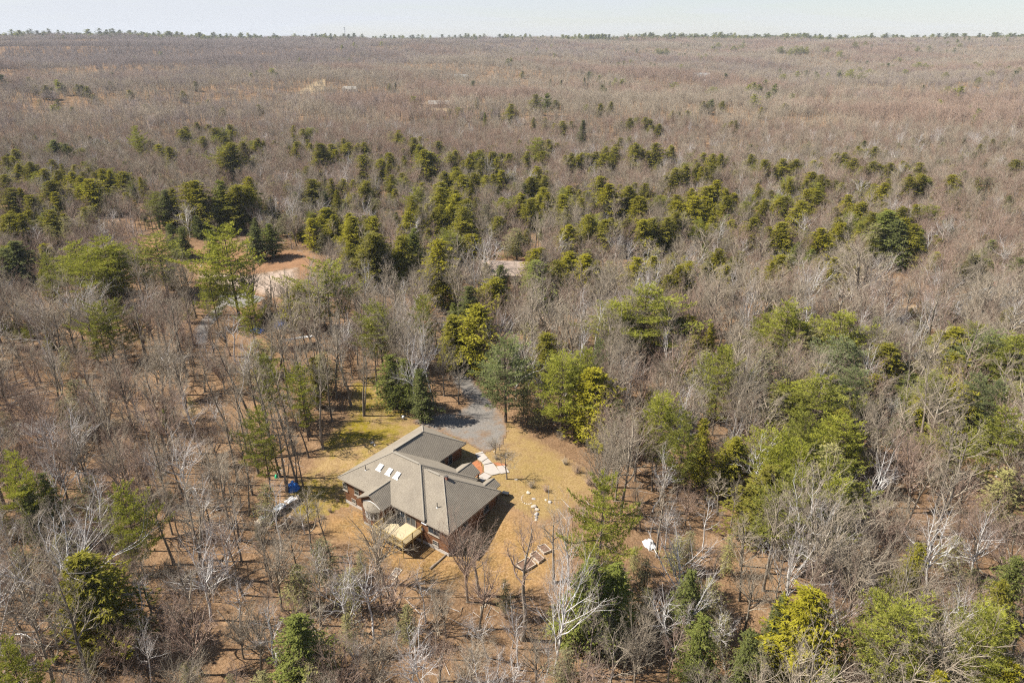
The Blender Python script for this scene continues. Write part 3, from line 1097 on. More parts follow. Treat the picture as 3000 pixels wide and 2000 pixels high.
# evergreens: tip x, tip y, seen height, seen width (enlarged-third notes), sort
CON = {
 (0, 0): '190 530 80 60 h;310 590 90 60 h;530 585 70 40 h;560 585 70 40 h;595 595 70 40 h;755 560 60 60 h;890 625 60 60 h;1255 630 70 80 h;1340 565 45 40 h;1000 720 80 90 d;495 740 80 70 h;1205 730 60 60 d;1360 710 50 50 y;925 870 210 90 p;1025 955 130 80 o;1085 995 130 70 h;1160 1010 130 80 h;1275 880 90 80 h;1355 850 100 80 h;1395 945 110 80 h;1475 885 130 80 h;1575 855 90 80 h;1580 980 280 140 h;1670 975 170 100 h;1550 940 110 80 h;1775 960 90 55 h;2020 870 60 40 h;2085 890 70 55 h;2040 975 80 70 h;2195 985 220 90 h;2280 990 70 80 h;365 970 160 110 d;450 1000 120 110 d;95 1030 100 90 h;205 1115 100 80 h;30 1080 90 70 h;120 1130 100 70 y;300 1160 110 80 y;390 1170 110 80 y;345 1240 240 150 h;65 1290 210 120 h;205 1340 190 120 h;495 1185 110 100 y;550 1215 90 80 y;610 1230 230 150 y;690 1160 100 80 y;750 1175 110 60 y;835 1180 100 100 y;1130 1310 260 110 d;1330 1245 330 160 h;1510 1240 330 120 d;1630 1270 300 140 h;2140 1230 130 100 h;2280 1230 130 60 h;2320 1310 80 60 h;2240 1430 220 130 h;20 1200 120 90 h;1700 930 60 50 o;1255 900 80 70 h;960 1220 70 50 y;420 1130 40 40 y;1590 900 60 50 h;640 650 45 40 y;430 590 50 40 d;700 690 60 60 o;1120 700 80 60 o;1430 690 50 60 y;1530 745 40 40 h;1465 735 30 30 d;270 680 60 50 o;395 690 60 40 h;350 605 50 40 h;235 590 50 40 y;1020 640 50 40 o;1780 720 40 40 h',
 (1000, 0): '1442 545 60 24 s;1515 550 65 40 s;1675 535 80 35 s;1695 570 60 35 s;1733 580 60 35 s;1815 555 55 35 s;1850 560 55 40 s;1250 490 40 80 h;330 575 50 50 h;372 565 60 50 s;935 670 75 45 s;820 745 40 45 h;880 745 65 65 h;745 750 70 60 o;990 780 95 80 s;1170 720 130 70 h;1345 650 130 80 h;1475 690 80 90 h;1325 815 35 30 h;1860 700 50 60 h;1665 830 210 100 s;1525 835 110 80 h;1990 815 80 80 h;2095 815 110 80 h;2190 860 70 70 h;1350 945 170 110 p;1430 960 110 80 h;1390 1040 80 110 h;1280 1040 70 60 h;1590 1055 80 70 h;1655 1050 80 60 h;1755 1045 120 100 h;1885 1010 170 130 h;1810 1060 110 100 h;2000 1000 70 60 h;2165 985 210 110 h;2300 1160 130 110 h;15 950 60 40 h;45 980 120 90 h;155 980 110 70 h;335 1050 80 70 h;145 1065 170 110 h;270 1095 150 90 h;390 920 110 70 h;340 910 110 60 o;500 945 80 80 h;670 970 110 80 h;570 1030 210 120 h;625 1050 190 100 h;540 1000 90 80 h;780 1035 100 100 h;950 1035 100 90 h;890 1060 80 80 h;1035 1045 120 80 h;1070 1080 110 70 h;1155 1055 90 90 h;960 1100 90 70 h;790 1150 110 90 h;710 1180 120 110 h;830 1200 80 100 h;910 1190 70 80 h;325 1130 90 70 h;345 1200 80 70 h;1105 1175 140 130 h;1350 1145 130 120 h;1400 1210 80 80 h;1390 1295 75 80 h;1300 1220 60 60 y;690 1250 110 100 h;165 1245 130 90 h;330 1330 100 110 o;480 1345 50 50 h;680 1290 230 110 h;790 1340 210 120 h;860 1370 220 120 h;1240 1330 210 110 h;1300 1370 180 90 h;1520 1340 190 180 h;1570 1280 110 110 y;1790 1210 210 110 h;1850 1265 230 160 y;1985 1285 210 160 h;2090 1260 130 90 h;2050 1350 140 120 y;1700 1480 120 100 y;1830 1510 100 110 h;205 1490 110 100 h;65 1490 110 90 h;2310 1340 90 100 y;2080 1510 90 120 y;1040 750 30 25 y;1250 750 40 40 o;1960 345 35 20 s;2035 335 35 20 s;2180 335 40 60 p;2240 335 40 50 p;2300 570 60 80 p;1720 500 30 30 h;1850 480 30 25 h;1920 950 70 60 h;1785 720 40 40 h',
 (2000, 0): '565 368 55 45 p;700 510 60 65 p;205 600 65 75 p;1085 485 50 50 p;1165 480 90 60 p;1220 465 40 50 p;1235 505 75 60 p;1290 480 50 50 p;1375 440 50 55 p;1445 450 50 50 p;1495 400 85 55 p;1535 480 50 70 p;1630 430 70 80 p;1670 440 60 60 p;1720 450 50 50 p;1775 445 50 50 p;1975 440 40 50 p;2020 430 55 50 p;2055 440 50 40 p;1930 480 55 70 p;2130 490 55 70 p;2185 445 50 60 p;2250 460 40 50 p;2320 465 40 50 p;1830 600 60 100 p;1815 500 50 60 p;2045 535 60 40 p;280 700 50 50 h;145 700 50 40 h;185 700 50 40 h;35 765 50 60 h;370 830 40 40 h;705 715 60 80 h;545 745 35 35 y;1330 1010 120 90 h;1120 1050 140 110 h;1190 1090 90 90 y;1315 1110 130 90 h;1430 1120 130 110 h;1640 1120 110 90 h;1660 1200 90 70 h;1570 1220 110 100 y;1860 1200 80 100 y;2110 1215 150 130 o;2310 1100 80 80 h;145 1050 80 60 h;215 1060 80 80 h;270 1065 80 60 h;200 1130 90 80 h;25 1140 130 90 h;105 1120 90 60 h;475 1060 90 70 h;570 1100 80 90 h;695 1090 90 90 h;785 1095 100 90 h;740 1235 60 50 h;880 1185 160 150 y;960 1200 100 70 h;235 1240 260 120 y;90 1350 260 160 y;180 1280 230 130 h;360 1330 100 110 y;575 1370 90 90 h;715 1350 120 90 h;820 1380 200 170 h;930 1310 170 110 h;1240 1390 190 140 h;1420 1440 170 180 h;1145 1340 100 90 y;1400 1260 110 110 y;1520 1420 110 90 h;1610 1410 120 80 h;1090 1260 110 90 o;1280 1260 120 90 o;520 1260 40 40 y;2250 1400 110 120 o;1190 290 45 40 p;1000 320 55 40 p;680 320 50 50 p;785 320 45 40 p;820 320 50 40 p;860 325 45 35 p;745 335 35 35 p;1090 350 50 40 p;250 295 60 60 p;355 315 50 40 p;415 300 50 40 p;1570 295 45 30 p;1915 300 50 35 p;1260 285 30 25 p;1620 320 30 30 p;1700 315 25 30 p;410 505 30 25 y;2150 690 50 50 h',
 (0, 600): '1540 160 590 320 p;1070 215 380 300 p;690 210 460 230 p;500 260 330 230 p;790 270 380 220 p;600 330 340 220 p;300 340 200 110 p;100 250 280 260 d;20 300 230 200 d;1430 440 270 170 p;2230 400 460 300 p;2050 535 160 150 h;640 690 400 160 p;770 650 380 170 p;500 1200 330 190 o;430 1340 250 160 o;2050 1100 240 150 p;1770 1410 210 150 p;1770 920 240 180 o;1800 1030 140 120 p;1820 650 90 110 o;60 60 200 160 h;150 60 180 120 h;230 100 160 120 o;2230 30 170 120 h;1960 60 150 110 o;1850 130 120 100 d;430 80 140 110 o;340 30 150 120 h;2150 1050 60 60 y;1690 560 160 70 p;1250 150 130 90 d;1450 170 130 90 d;1750 150 140 110 d;1160 130 130 90 d',
 (1000, 600): '660 235 460 200 y;215 75 250 110 h;230 190 360 210 h;80 80 260 140 h;150 320 220 150 o;900 200 140 150 y;840 10 260 130 h;680 0 100 80 h;755 0 110 80 h;1210 160 210 140 o;1570 140 140 140 y;1710 70 210 110 h;1820 100 120 110 h;2080 100 150 140 h;2250 90 150 130 h;2310 50 150 100 h;1345 385 300 220 d;1570 320 210 150 y;1690 345 260 210 y;1060 500 310 200 h;2040 360 160 140 y;960 690 420 250 h;2100 560 500 400 p;1130 930 540 290 u;1530 1030 520 320 p;1730 1130 470 300 y;1420 880 160 180 h;540 1130 260 130 d;330 1030 240 150 d;430 1060 200 120 d;760 760 290 190 h;250 680 210 220 p;560 620 160 140 p;500 160 310 100 d;480 200 280 90 d;1770 930 210 120 u;2220 1300 260 260 p;2130 1390 200 200 o;1480 380 200 140 h;1640 880 150 160 o;1190 900 120 140 o;880 560 200 120 d;2260 480 200 120 h;2330 420 200 120 y;1700 990 110 100 p;1900 1340 140 110 d;1100 420 200 120 d',
 (2000, 600): '740 680 470 250 p;1110 750 260 300 p;920 850 340 200 o;1150 950 320 330 u;1440 940 360 280 o;1600 800 220 230 o;1880 840 340 320 h;2130 880 420 320 u;2300 900 460 300 p;960 1190 370 340 p;1200 1120 240 220 u;1560 1080 200 180 o;30 1430 250 180 p;1420 40 330 200 d;1500 110 300 180 d;1600 130 290 140 h;960 160 170 230 y;1100 120 110 120 y;680 120 150 150 h;500 90 180 140 h;250 300 140 110 y;1050 360 210 120 y;40 400 200 120 y;2010 330 210 230 o;2250 1400 300 280 p;200 820 90 80 y;1340 770 120 90 d;60 760 140 130 y;620 390 110 80 y;1380 60 240 150 d;1650 170 220 120 d;80 900 160 160 h;2200 1220 160 180 u;1780 960 200 200 o;1900 1020 220 200 h;2060 1160 220 200 u;820 900 300 180 o;150 1470 120 100 h;860 1440 240 160 p;1100 1400 260 220 h;440 1030 160 150 o',
 (0, 1333): '90 -10 350 230 p;820 200 190 180 p;600 150 230 200 o;520 700 620 480 h;2040 1110 470 320 d;2200 570 300 200 o;400 560 240 220 o;150 210 150 150 d;280 120 140 130 d;2040 760 260 220 o;700 300 160 140 o;100 640 240 160 o;860 560 160 140 o;20 1280 160 110 p;2130 1420 240 200 o',
 (1000, 1333): '1810 140 820 400 p;450 1030 170 150 o;1720 720 520 330 d;1900 760 460 300 d;60 780 260 200 o;1650 1010 260 200 o;1830 1100 260 220 o;1560 1330 220 200 o;2330 560 180 150 o;1130 850 80 70 o',
 (2000, 1333): '900 930 650 420 y;690 -160 480 300 p;1080 150 470 270 p;2180 1120 460 380 p;2290 1420 280 260 y;2250 100 400 280 o;1850 -20 170 160 o;1640 600 190 180 h;150 1100 300 220 d;60 800 260 200 d;300 1100 260 180 o;820 -80 300 260 p;1000 -60 300 240 d;200 850 220 180 o;1900 560 220 180 o;600 1280 280 220 o;1500 1500 180 160 o;1050 1470 200 180 d;1780 1490 160 160 y;2330 700 300 200 d;330 560 140 120 o;60 520 160 140 o;470 1200 220 160 d;700 960 180 160 d;2230 860 200 180 h'}


def place_tip(sx, sy, hs, ws, code):
    d = ray(sx, sy)
    lo, hi = LIM[code]
    H = (lo + hi) * 0.5
    for _ in range(14):
        z = 0.0
        p = None
        for _ in range(8):
            t = (z + H - CAM_H) / d[2] if d[2] < -1e-4 else 1e9
            if t > 4200 or t < 0:
                t = 3000.0
            p = d * t
            z = float(ground_z(p[0], p[1]))
        dep = math.atan2(CAM_H - (z + H / 2), math.hypot(p[0], p[1]))
        zc = p[1] * math.cos(PITCH) - (z + H - CAM_H) * math.sin(PITCH)
        want = hs * zc / (FOC * max(0.5, math.cos(dep)))
        H = 0.5 * H + 0.5 * min(max(want, lo), hi)
    if math.hypot(p[0], p[1]) > 420:
        # a far crown on the slope: march down the ray until it meets canopy height
        t = 300.0
        while t < 4200:
            q = d * t
            if q[2] + CAM_H - float(ground_z(q[0], q[1])) < H:
                break
            t += 6
        p = d * t
        zc = t
    return p[0], p[1], H, ws * zc / FOC


NC = 0
for (ox, oy), txt in CON.items():
    for e in txt.split(';'):
        a = e.split()
        sx, sy = ox + float(a[0]) / 2.351, oy + float(a[1]) / 2.351
        x, y, H, W = place_tip(sx, sy, float(a[2]) / 2.351 * 1.08, float(a[3]) / 2.351 * (1.1 if oy > 1300 else 1.5 if a[4] in 'hyo' and oy == 0 else 1.35), a[4])
        k, pr = KINDS[a[4]]
        put_tree(k, pr, x, y, H, W)
        NC += 1

# sight lines: no scattered leafless tree close in front of a listed evergreen
for t in list(TREES):
    r0 = math.hypot(t['x'], t['y'])
    if r0 < 95 or r0 > 700:
        continue
    dep = math.atan2(CAM_H - t['h'], r0)
    run = min(t['h'] / math.tan(dep) * (0.30 if r0 < 160 else 0.42), 34)
    k = 2.5
    while k < run:
        f = 1 - k / r0
        grid.add(t['x'] * f, t['y'] * f)
        k += 2.6

# leafless trees that stand out: base x y, top x y, width, sort
BARE = {
 (1000, 600): '515 1440 430 830 230 b 0;635 1365 585 760 240 b 1;65 1390 0 1130 120 m -1;160 1450 165 1000 120 m 1;250 1310 210 900 120 m 1;1340 900 1330 690 200 b 4;1480 840 1480 700 150 b 2;1680 1060 1690 960 100 b 4;1700 700 1680 540 230 m 0;1880 900 1850 740 260 m 4;1960 1420 1990 1010 300 b 2;2180 1300 2190 1050 200 m 2;1050 430 1050 230 150 b 4;1410 380 1400 230 230 m 5;410 420 400 200 200 b 1;480 330 500 60 150 b 4;300 700 340 510 170 b 0;440 800 470 500 200 b 4;800 700 790 180 160 m 1;1960 560 1930 330 220 m 4;2150 420 2130 230 180 m 0',
 (0, 600): '440 1250 270 880 200 b 0;1030 900 1080 490 220 b 1;1650 1350 1620 860 230 b 1;1710 1220 1690 880 200 b 4;1180 1290 1190 900 300 b 1;660 1560 690 1190 260 b 4;330 1520 270 1260 180 b 0;950 1480 900 1130 330 r 0;1130 1480 1180 1120 330 m 0;210 1220 60 880 200 m 1;430 1140 360 700 260 m 0;1590 1040 1480 720 230 m 4;1620 1080 1580 700 200 b 4;600 1010 520 720 160 m 1;960 320 880 50 180 b 0;300 330 250 130 200 b 4;780 230 740 30 180 b 4;2150 1490 2080 1180 200 m 1;1540 1560 1520 1290 230 b 1;1410 1290 1400 1000 250 m 2;2320 1200 2310 870 250 m 0;1870 700 1850 450 200 m 0;280 1230 210 950 150 m 1;120 1240 30 960 150 m 3;1990 1280 2000 950 160 m 3',
 (1000, 1333): '290 900 250 370 480 m 4;870 1010 870 330 460 r 0;950 970 930 560 250 m 1;1250 1265 1190 380 420 r 3;1470 1490 1640 650 480 b 2;1420 1510 1430 1150 170 b 0;1225 1480 1170 950 200 b 4;1580 910 1535 290 260 b 0;1460 880 1470 380 220 m 1;2170 700 2160 150 260 m 3;2230 640 2250 240 240 b 0;2330 1400 2190 800 380 b 1;400 1370 340 1130 160 b 0;720 1250 640 850 260 m 4;1010 1400 880 1060 260 b 4;120 1560 60 1200 300 b 2;680 1560 650 1250 300 r 2;900 1560 930 1240 260 m 4;1080 1540 1060 1300 180 b 4;1180 1330 1180 1060 200 r 1;2060 520 2040 180 120 m 1;2010 510 2010 160 100 m 3',
 (2000, 1333): '700 1090 800 540 420 b 2;1480 1600 1560 1050 560 b 3;1950 1580 1930 850 420 b 1;870 640 860 250 240 b 1;550 700 550 550 120 b 4;240 410 240 120 150 m 1;1510 640 1530 270 260 m 4;1980 920 1930 320 420 b 0;1190 1080 1240 760 260 b 4;-40 1330 300 740 300 b 0;290 1470 350 1050 330 b 1;1760 700 1740 430 200 m 0;400 760 420 400 180 m 1;2040 900 2090 560 200 m 3;2180 780 2290 420 200 m 1;1300 1560 1280 1280 260 b 0',
 (2000, 600): '450 1580 480 960 200 b 1;560 1340 590 1060 220 b 0;1730 1590 1780 1250 420 b 2;1810 1600 1900 1330 380 b 3;1430 1570 1450 1300 260 x 1;1190 800 1230 170 420 m 2;320 960 330 820 160 b 4;1460 760 1480 620 130 b 0;690 530 720 330 280 b 2;400 420 440 240 250 b 4;2160 480 2190 200 180 b 1;2270 910 2330 740 200 b 4;100 560 130 130 250 m 5;560 1560 540 1350 230 m 4;170 1300 140 1030 260 m 4;280 1460 290 1250 200 b 4;1560 680 1580 540 280 m 4;880 1190 890 930 150 x 0;1060 780 1070 640 120 b 4;620 160 610 40 260 b 3;2100 820 2110 620 240 m 4',
 (1451, 1330): '0 0 -22 -130 190 m 4;77 173 77 -40 180 m 0',
 (0, 1333): '200 1310 20 880 330 m 0;1470 1010 1460 740 230 b 2;1660 1180 1620 800 260 b 4;1010 1310 960 850 260 b 4;2100 540 2060 280 220 b 0;2250 950 2230 560 280 b 1;1380 720 1360 320 470 m 0;1940 1070 1910 500 350 m 4;1450 200 1410 -120 260 m 2;1540 270 1540 -10 160 m 1;1660 360 1655 20 130 m 3;1720 420 1690 60 130 m 1;1980 260 1965 -150 130 m 3;900 810 850 450 300 m 4;420 710 430 320 320 m 0;1250 1100 1220 880 280 r 0;1140 1340 1120 1000 250 r 3;1680 1400 1560 1060 260 m 4;1040 1560 1000 1080 260 b 0;320 420 300 180 250 r 2;2050 215 2040 -120 100 m 1;1190 900 1140 690 240 m 4;1920 150 1830 -120 120 m 3;1860 170 1830 -100 90 m 1'}
BK = {'b': ('birch_tree', 'birch_tree'), 'm': ('bare_tree', 'bare_tree'), 'r': ('maple_tree', 'maple_tree'), 'x': ('dead_tree', 'dead_tree')}
for (ox, oy), txt in BARE.items():
    for e in txt.split(';'):
        a = e.split()
        bx, by, tx, ty, w = (float(v) for v in a[:5])
        p = gp(ox + bx / 2.351, oy + by / 2.351)
        d = ray(ox + tx / 2.351, oy + ty / 2.351)
        t = p[1] / d[1]
        q = d * t
        H = min(max(q[2] + CAM_H - p[2], 3), 22)
        zc = p[1] * math.cos(PITCH) - (p[2] + H / 2 - CAM_H) * math.sin(PITCH)
        lean = max(-0.2, min(0.2, math.atan2(q[0] - p[0], H)))
        k, pr = BK[a[5]]
        v = int(a[6]) % len(PROTO[pr]) if int(a[6]) >= 0 else 1
        put_tree(k, pr, float(p[0]), float(p[1]), H, w / 2.351 * zc / FOC * 1.05, lean, variant=v)

# tall slender trees along the mossy side of the lawn: base x y, height
for bx, by, H in ((946, 1315, 16), (973, 1234, 15), (1066, 1219, 14), (908, 1276, 17), (1030, 1188, 15), (842, 1439, 15), (872, 1424, 14), (821, 1397, 16), (889, 1426, 9), (930, 1190, 16), (985, 1165, 17), (862, 1330, 16),
                  (800, 1340, 17), (760, 1390, 16), (830, 1255, 17), (880, 1215, 15), (905, 1340, 13), (725, 1330, 17), (700, 1420, 15), (770, 1275, 16), (1010, 1130, 16), (950, 1120, 17), (845, 1170, 16), (790, 1190, 16), (735, 1230, 17), (680, 1290, 16), (905, 1235, 12), (740, 1450, 14)):
    p = gp(bx, by)
    put_tree('bare_tree', 'bare_tree', float(p[0]), float(p[1]), H, None, rnd.uniform(-.12, .04), variant=rnd.choice((1, 3)))

# the rest of the leafless woods
NEAR_R = 152
house_poly = [tuple(HO + HU * u + HV * v) for u, v in ((-4.2, -1.5), (-4.2, 23), (14, 23), (14, 18), (20, 11), (20, -1.5))]
KEEP = SHEETS + [house_poly]


def pin(x, y, poly):
    ins = False
    j = len(poly) - 1
    for i in range(len(poly)):
        xi, yi = poly[i]; xj, yj = poly[j]
        if (yi > y) != (yj > y) and x < (xj - xi) * (y - yi) / (yj - yi) + xi:
            ins = not ins
        j = i
    return ins


BOX = [(min(p[0] for p in q), max(p[0] for p in q), min(p[1] for p in q), max(p[1] for p in q)) for q in KEEP]


def blocked(x, y, margin=0.0):
    for q, (x0, x1, y0, y1) in zip(KEEP, BOX):
        if x < x0 - margin or x > x1 + margin or y < y0 - margin or y > y1 + margin:
            continue
        if pin(x, y, q):
            return True
        if margin and edge_dist(np.array([x]), np.array([y]), q)[0] < margin:
            return True
    return False


def in_view(x, y, margin=1.06):
    return abs(x) < (y * math.cos(PITCH) + CAM_H * math.sin(PITCH)) * 0.75 * margin + 4


cand = []
for _ in range(60000):
    y = rnd.uniform(33, NEAR_R); x = rnd.uniform(-130, 130)
    if in_view(x, y):
        cand.append((x, y))
cand.sort(key=lambda p: math.hypot(p[0], p[1]) + rnd.uniform(-9, 9))
count = {}
for t in TREES:
    count[t['kind']] = count.get(t['kind'], 0) + 1
OPEN = [px((440, 860), (800, 860), (800, 1000), (640, 1180), (480, 1150), (420, 1000)), px((0, 820), (250, 850), (250, 960), (0, 980)), px((1430, 1130), (1800, 1120), (2100, 1180), (2080, 1300), (1750, 1290), (1440, 1280))]
OPENW = [[tuple(gp(*p)[:2]) for p in q] for q in OPEN]
VIEW = [tl(0, 600, (860, 240), (1350, 270), (2150, 310), (2280, 420), (2080, 640), (1900, 690), (1600, 700), (1350, 480), (1000, 400)),
        tl(0, 600, (1290, 690), (1500, 740), (1560, 960), (1320, 980)), tl(0, 600, (-60, 1150), (470, 1150), (520, 1440), (350, 1660), (-60, 1680)),
        tl(2000, 600, (1430, 660), (1990, 670), (1990, 760), (1430, 740)), px((800, 900), (960, 960), (1140, 960), (1310, 1060), (1370, 1110), (1300, 1330), (1180, 1300), (860, 1200), (780, 1110)),
        px((1040, 830), (1120, 830), (1130, 960), (960, 960)), px((1130, 590), (1230, 590), (1230, 640), (1130, 640)), tl(0, 600, (1700, 820), (2140, 820), (2140, 1090), (1750, 1090)),
        px((440, 800), (800, 870), (800, 980), (700, 1100), (560, 1130))]


def shown(x, y, h, keep=0.12):
    z = float(ground_z(x, y))
    for f in (0.55, 0.9):
        sx_, sy_, _ = proj((x, y, z + h * f))
        for q in VIEW:
            if pin(sx_, sy_, q):
                return rnd.random() > keep
    return False


EXTRA = []       # leafless trees past the limit of single objects: proto, x, y, h
for x, y in cand:
    op = any(pin(x, y, q) for q in OPENW)
    if grid.near(x, y, 4.3 if op else 2.9) or blocked(x, y, 0.8):
        continue
    if shown(x, y, 11, 0.3 if op else 0.1):
        continue
    sx_, sy_, zc = proj((x, y, float(ground_z(x, y)) + 12))
    u = rnd.random()
    if y < 82 and rnd.random() < 0.13:
        u = 0.8
    if u < 0.47:
        k, h = 'bare_tree', rnd.uniform(9, 17.5)
    elif u < 0.76:
        k, h = 'maple_tree', rnd.uniform(7, 15)
    elif u < 0.86:
        k, h = 'birch_tree', rnd.uniform(8, 16)
    else:
        k, h = 'young_hemlock', rnd.uniform(2.6, 7.0)
    # the house, deck and yard stay in open view
    if y < 73 and -34 < x < 20:
        h = min(h, 11.0)
        hx, hy, _ = proj((x, y, float(ground_z(x, y)) + h))
        if hy < 1585 and 960 < hx < 2000:
            continue
    pr = 'soft' if k == 'young_hemlock' else k
    if count.get(k, 0) < 296:
        v = rnd.choice((1, 3)) if op and k == 'bare_tree' else None
        put_tree(k, pr, x, y, h, variant=v)
        count[k] = count.get(k, 0) + 1
    elif k != 'young_hemlock':
        EXTRA.append((k, x, y, h))
        grid.add(x, y)
print('TREES', len(TREES), count, 'conifers listed', NC)


# ---------------------------------------------------------------- materials of buildings and small things
def mat_shingle():
    t = NT('roof_shingle')
    n = t.noise(9.0, 4, 0.7)
    big = t.noise(0.5, 4, 0.6)
    c = t.ramp(n, [(0.30, (0.1323, 0.1134, 0.0892)), (0.52, (0.2155, 0.1890, 0.1512)), (0.72, (0.2835, 0.2533, 0.2079))])
    d = t.ramp(big, [(0.35, (0.92, 0.91, 0.90)), (0.65, (1.06, 1.05, 1.03))])
    oi = t.node('ShaderNodeObjectInfo')
    return t.diffuse(t.mix(1.0, c, d, 'MULTIPLY'), t.bump(n, 0.4, 0.02))


def mat_cedar():
    t = NT('cedar_siding')
    sx = t.node('ShaderNodeSeparateXYZ'); t.l.new(t.coord(), sx.inputs[0])
    row = t.math('PINGPONG', t.math('MULTIPLY', sx.outputs['Z'], 3.4), 0.5)
    a = t.noise(1.1, 5, 0.7)
    b = t.noise(6.0, 4, 0.7, stretch=(3, 3, 0.6))
    x = t.math('ADD', t.math('MULTIPLY', a, 0.55), t.math('MULTIPLY', b, 0.45))
    c = t.ramp(x, [(0.32, (0.060, 0.026, 0.014)), (0.50, (0.150, 0.066, 0.030)), (0.68, (0.25, 0.128, 0.060))])
    c = t.mix(t.ramp(row, [(0.0, (0.55, 0.55, 0.55)), (0.12, (0, 0, 0))]), c, (0.035, 0.018, 0.010))
    return t.surf(c, 0.75, 0.25, t.bump(row, 0.5, 0.03))


def mat_glass():
    t = NT('window_glass')
    b = t.node('ShaderNodeBsdfPrincipled')
    b.inputs['Base Color'].default_value = (0.035, 0.042, 0.050, 1)
    b.inputs['Roughness'].default_value = 0.06
    b.inputs['Specular IOR Level'].default_value = 0.6
    t.l.new(b.outputs[0], t.out.inputs['Surface'])
    return t.m


M['shingle'] = mat_shingle()
M['cedar'] = mat_cedar()
M['glass'] = mat_glass()
M['cap'] = plain('ridge_cap', (0.2495, 0.2230, 0.1814), 0.9, 0.1, 0.15, 6)
M['trim'] = plain('dark_trim', (0.115, 0.060, 0.032), 0.7, 0.2, 0.25)
M['greytrim'] = plain('weathered_trim', (0.30, 0.26, 0.21), 0.7, 0.2, 0.2)
M['white'] = plain('white_paint', (0.5569, 0.5569, 0.5426), 0.5, 0.3, 0.05)
M['concrete'] = plain('pale_concrete', (0.4368, 0.4032, 0.3612), 0.9, 0.15, 0.12, 2.0)
M['slab'] = plain('cream_flagstone', (0.345, 0.310, 0.275), 0.9, 0.15, 0.2, 1.2)
M['newwood'] = plain('new_pine_boards', (0.43, 0.355, 0.225), 0.75, 0.2, 0.16, 3.0)
M['rail'] = plain('golden_rail_wood', (0.33, 0.235, 0.085), 0.7, 0.2, 0.2, 4.0)
M['weath'] = plain('weathered_boards', (0.4368, 0.3780, 0.3024), 0.85, 0.15, 0.2, 3.0)
M['soil'] = plain('garden_soil', (0.135, 0.085, 0.058), 0.95, 0.05, 0.45, 5.0, bump=0.8)
M['rock'] = plain('pale_rock', (0.3780, 0.3276, 0.2688), 0.9, 0.1, 0.3, 2.5, bump=0.7)
M['greyrock'] = plain('grey_rock', (0.2856, 0.2688, 0.2520), 0.9, 0.1, 0.3, 2.5, bump=0.7)
M['mulch'] = plain('rust_mulch', (0.33, 0.125, 0.055), 0.95, 0.05, 0.5, 9.0, bump=0.8)
M['metal'] = plain('dark_metal', (0.07, 0.065, 0.06), 0.5, 0.4, 0.1)
M['galv'] = plain('galvanised_metal', (0.34, 0.35, 0.36), 0.5, 0.4, 0.1, metal=0.3)
M['brick'] = plain('vent_brick', (0.24, 0.11, 0.08), 0.85, 0.1, 0.25, 6.0)
M['blue'] = plain('blue_tarp', (0.02, 0.145, 0.46), 0.42, 0.4, 0.25, 2.0, bump=0.5)
M['bluepale'] = plain('deep_blue_tarp', (0.02, 0.11, 0.42), 0.45, 0.4, 0.25, 2.0, bump=0.5)
M['whitetarp'] = plain('white_sheet', (0.46, 0.46, 0.46), 0.6, 0.3, 0.2, 1.5, bump=0.5)
M['greytarp'] = plain('grey_tarp', (0.38, 0.40, 0.42), 0.55, 0.3, 0.25, 2.0, bump=0.5)
M['cut'] = plain('split_log_wood', (0.47, 0.41, 0.34), 0.9, 0.1, 0.3, 5.0)
M['log'] = plain('old_log_bark', (0.25, 0.20, 0.155), 0.95, 0.05, 0.35, 3.0, bump=0.7)
M['green'] = plain('green_plastic', (0.03, 0.42, 0.20), 0.45, 0.4, 0.1)
M['black'] = plain('black_plastic', (0.03, 0.03, 0.03), 0.5, 0.4, 0.1)
M['tanroof'] = plain('tan_far_roof', (0.30, 0.235, 0.19), 0.9, 0.1, 0.12, 1.0)
M['greyroof'] = plain('grey_far_roof', (0.225, 0.225, 0.215), 0.9, 0.1, 0.12, 1.0)
M['paleroof'] = plain('pale_far_roof', (0.27, 0.25, 0.22), 0.9, 0.1, 0.12, 1.0)
M['tanwall'] = plain('tan_siding', (0.42, 0.33, 0.23), 0.8, 0.15, 0.1)
M['whitewall'] = plain('white_siding', (0.68, 0.66, 0.63), 0.8, 0.15, 0.06)
M['greywall'] = plain('grey_siding', (0.36, 0.36, 0.37), 0.8, 0.15, 0.1)

# ---------------------------------------------------------------- the house (u along the garage, v along the front)
house = empty('house', (HO[0], HO[1], 0.0), HOUSE_A, 'brown cedar sided house with tan hip roofs and three white skylights', 'house')


def L(u, v, z):
    return (u, -v, z)


PS = 0.584          # roof pitch
E0, E1 = 2.5, 2.2   # eaves


def clip(poly, n, d, keep_below):
    """part of a 3-D polygon with n.p below (or above) d"""
    out = []
    m = len(poly)
    for i in range(m):
        a, b = poly[i], poly[(i + 1) % m]
        fa, fb = n.dot(a) - d, n.dot(b) - d
        if not keep_below:
            fa, fb = -fa, -fb
        if fa <= 0:
            out.append(a)
        if (fa < 0 < fb) or (fb < 0 < fa):
            out.append(a + (b - a) * (fa / (fa - fb)))
    return out


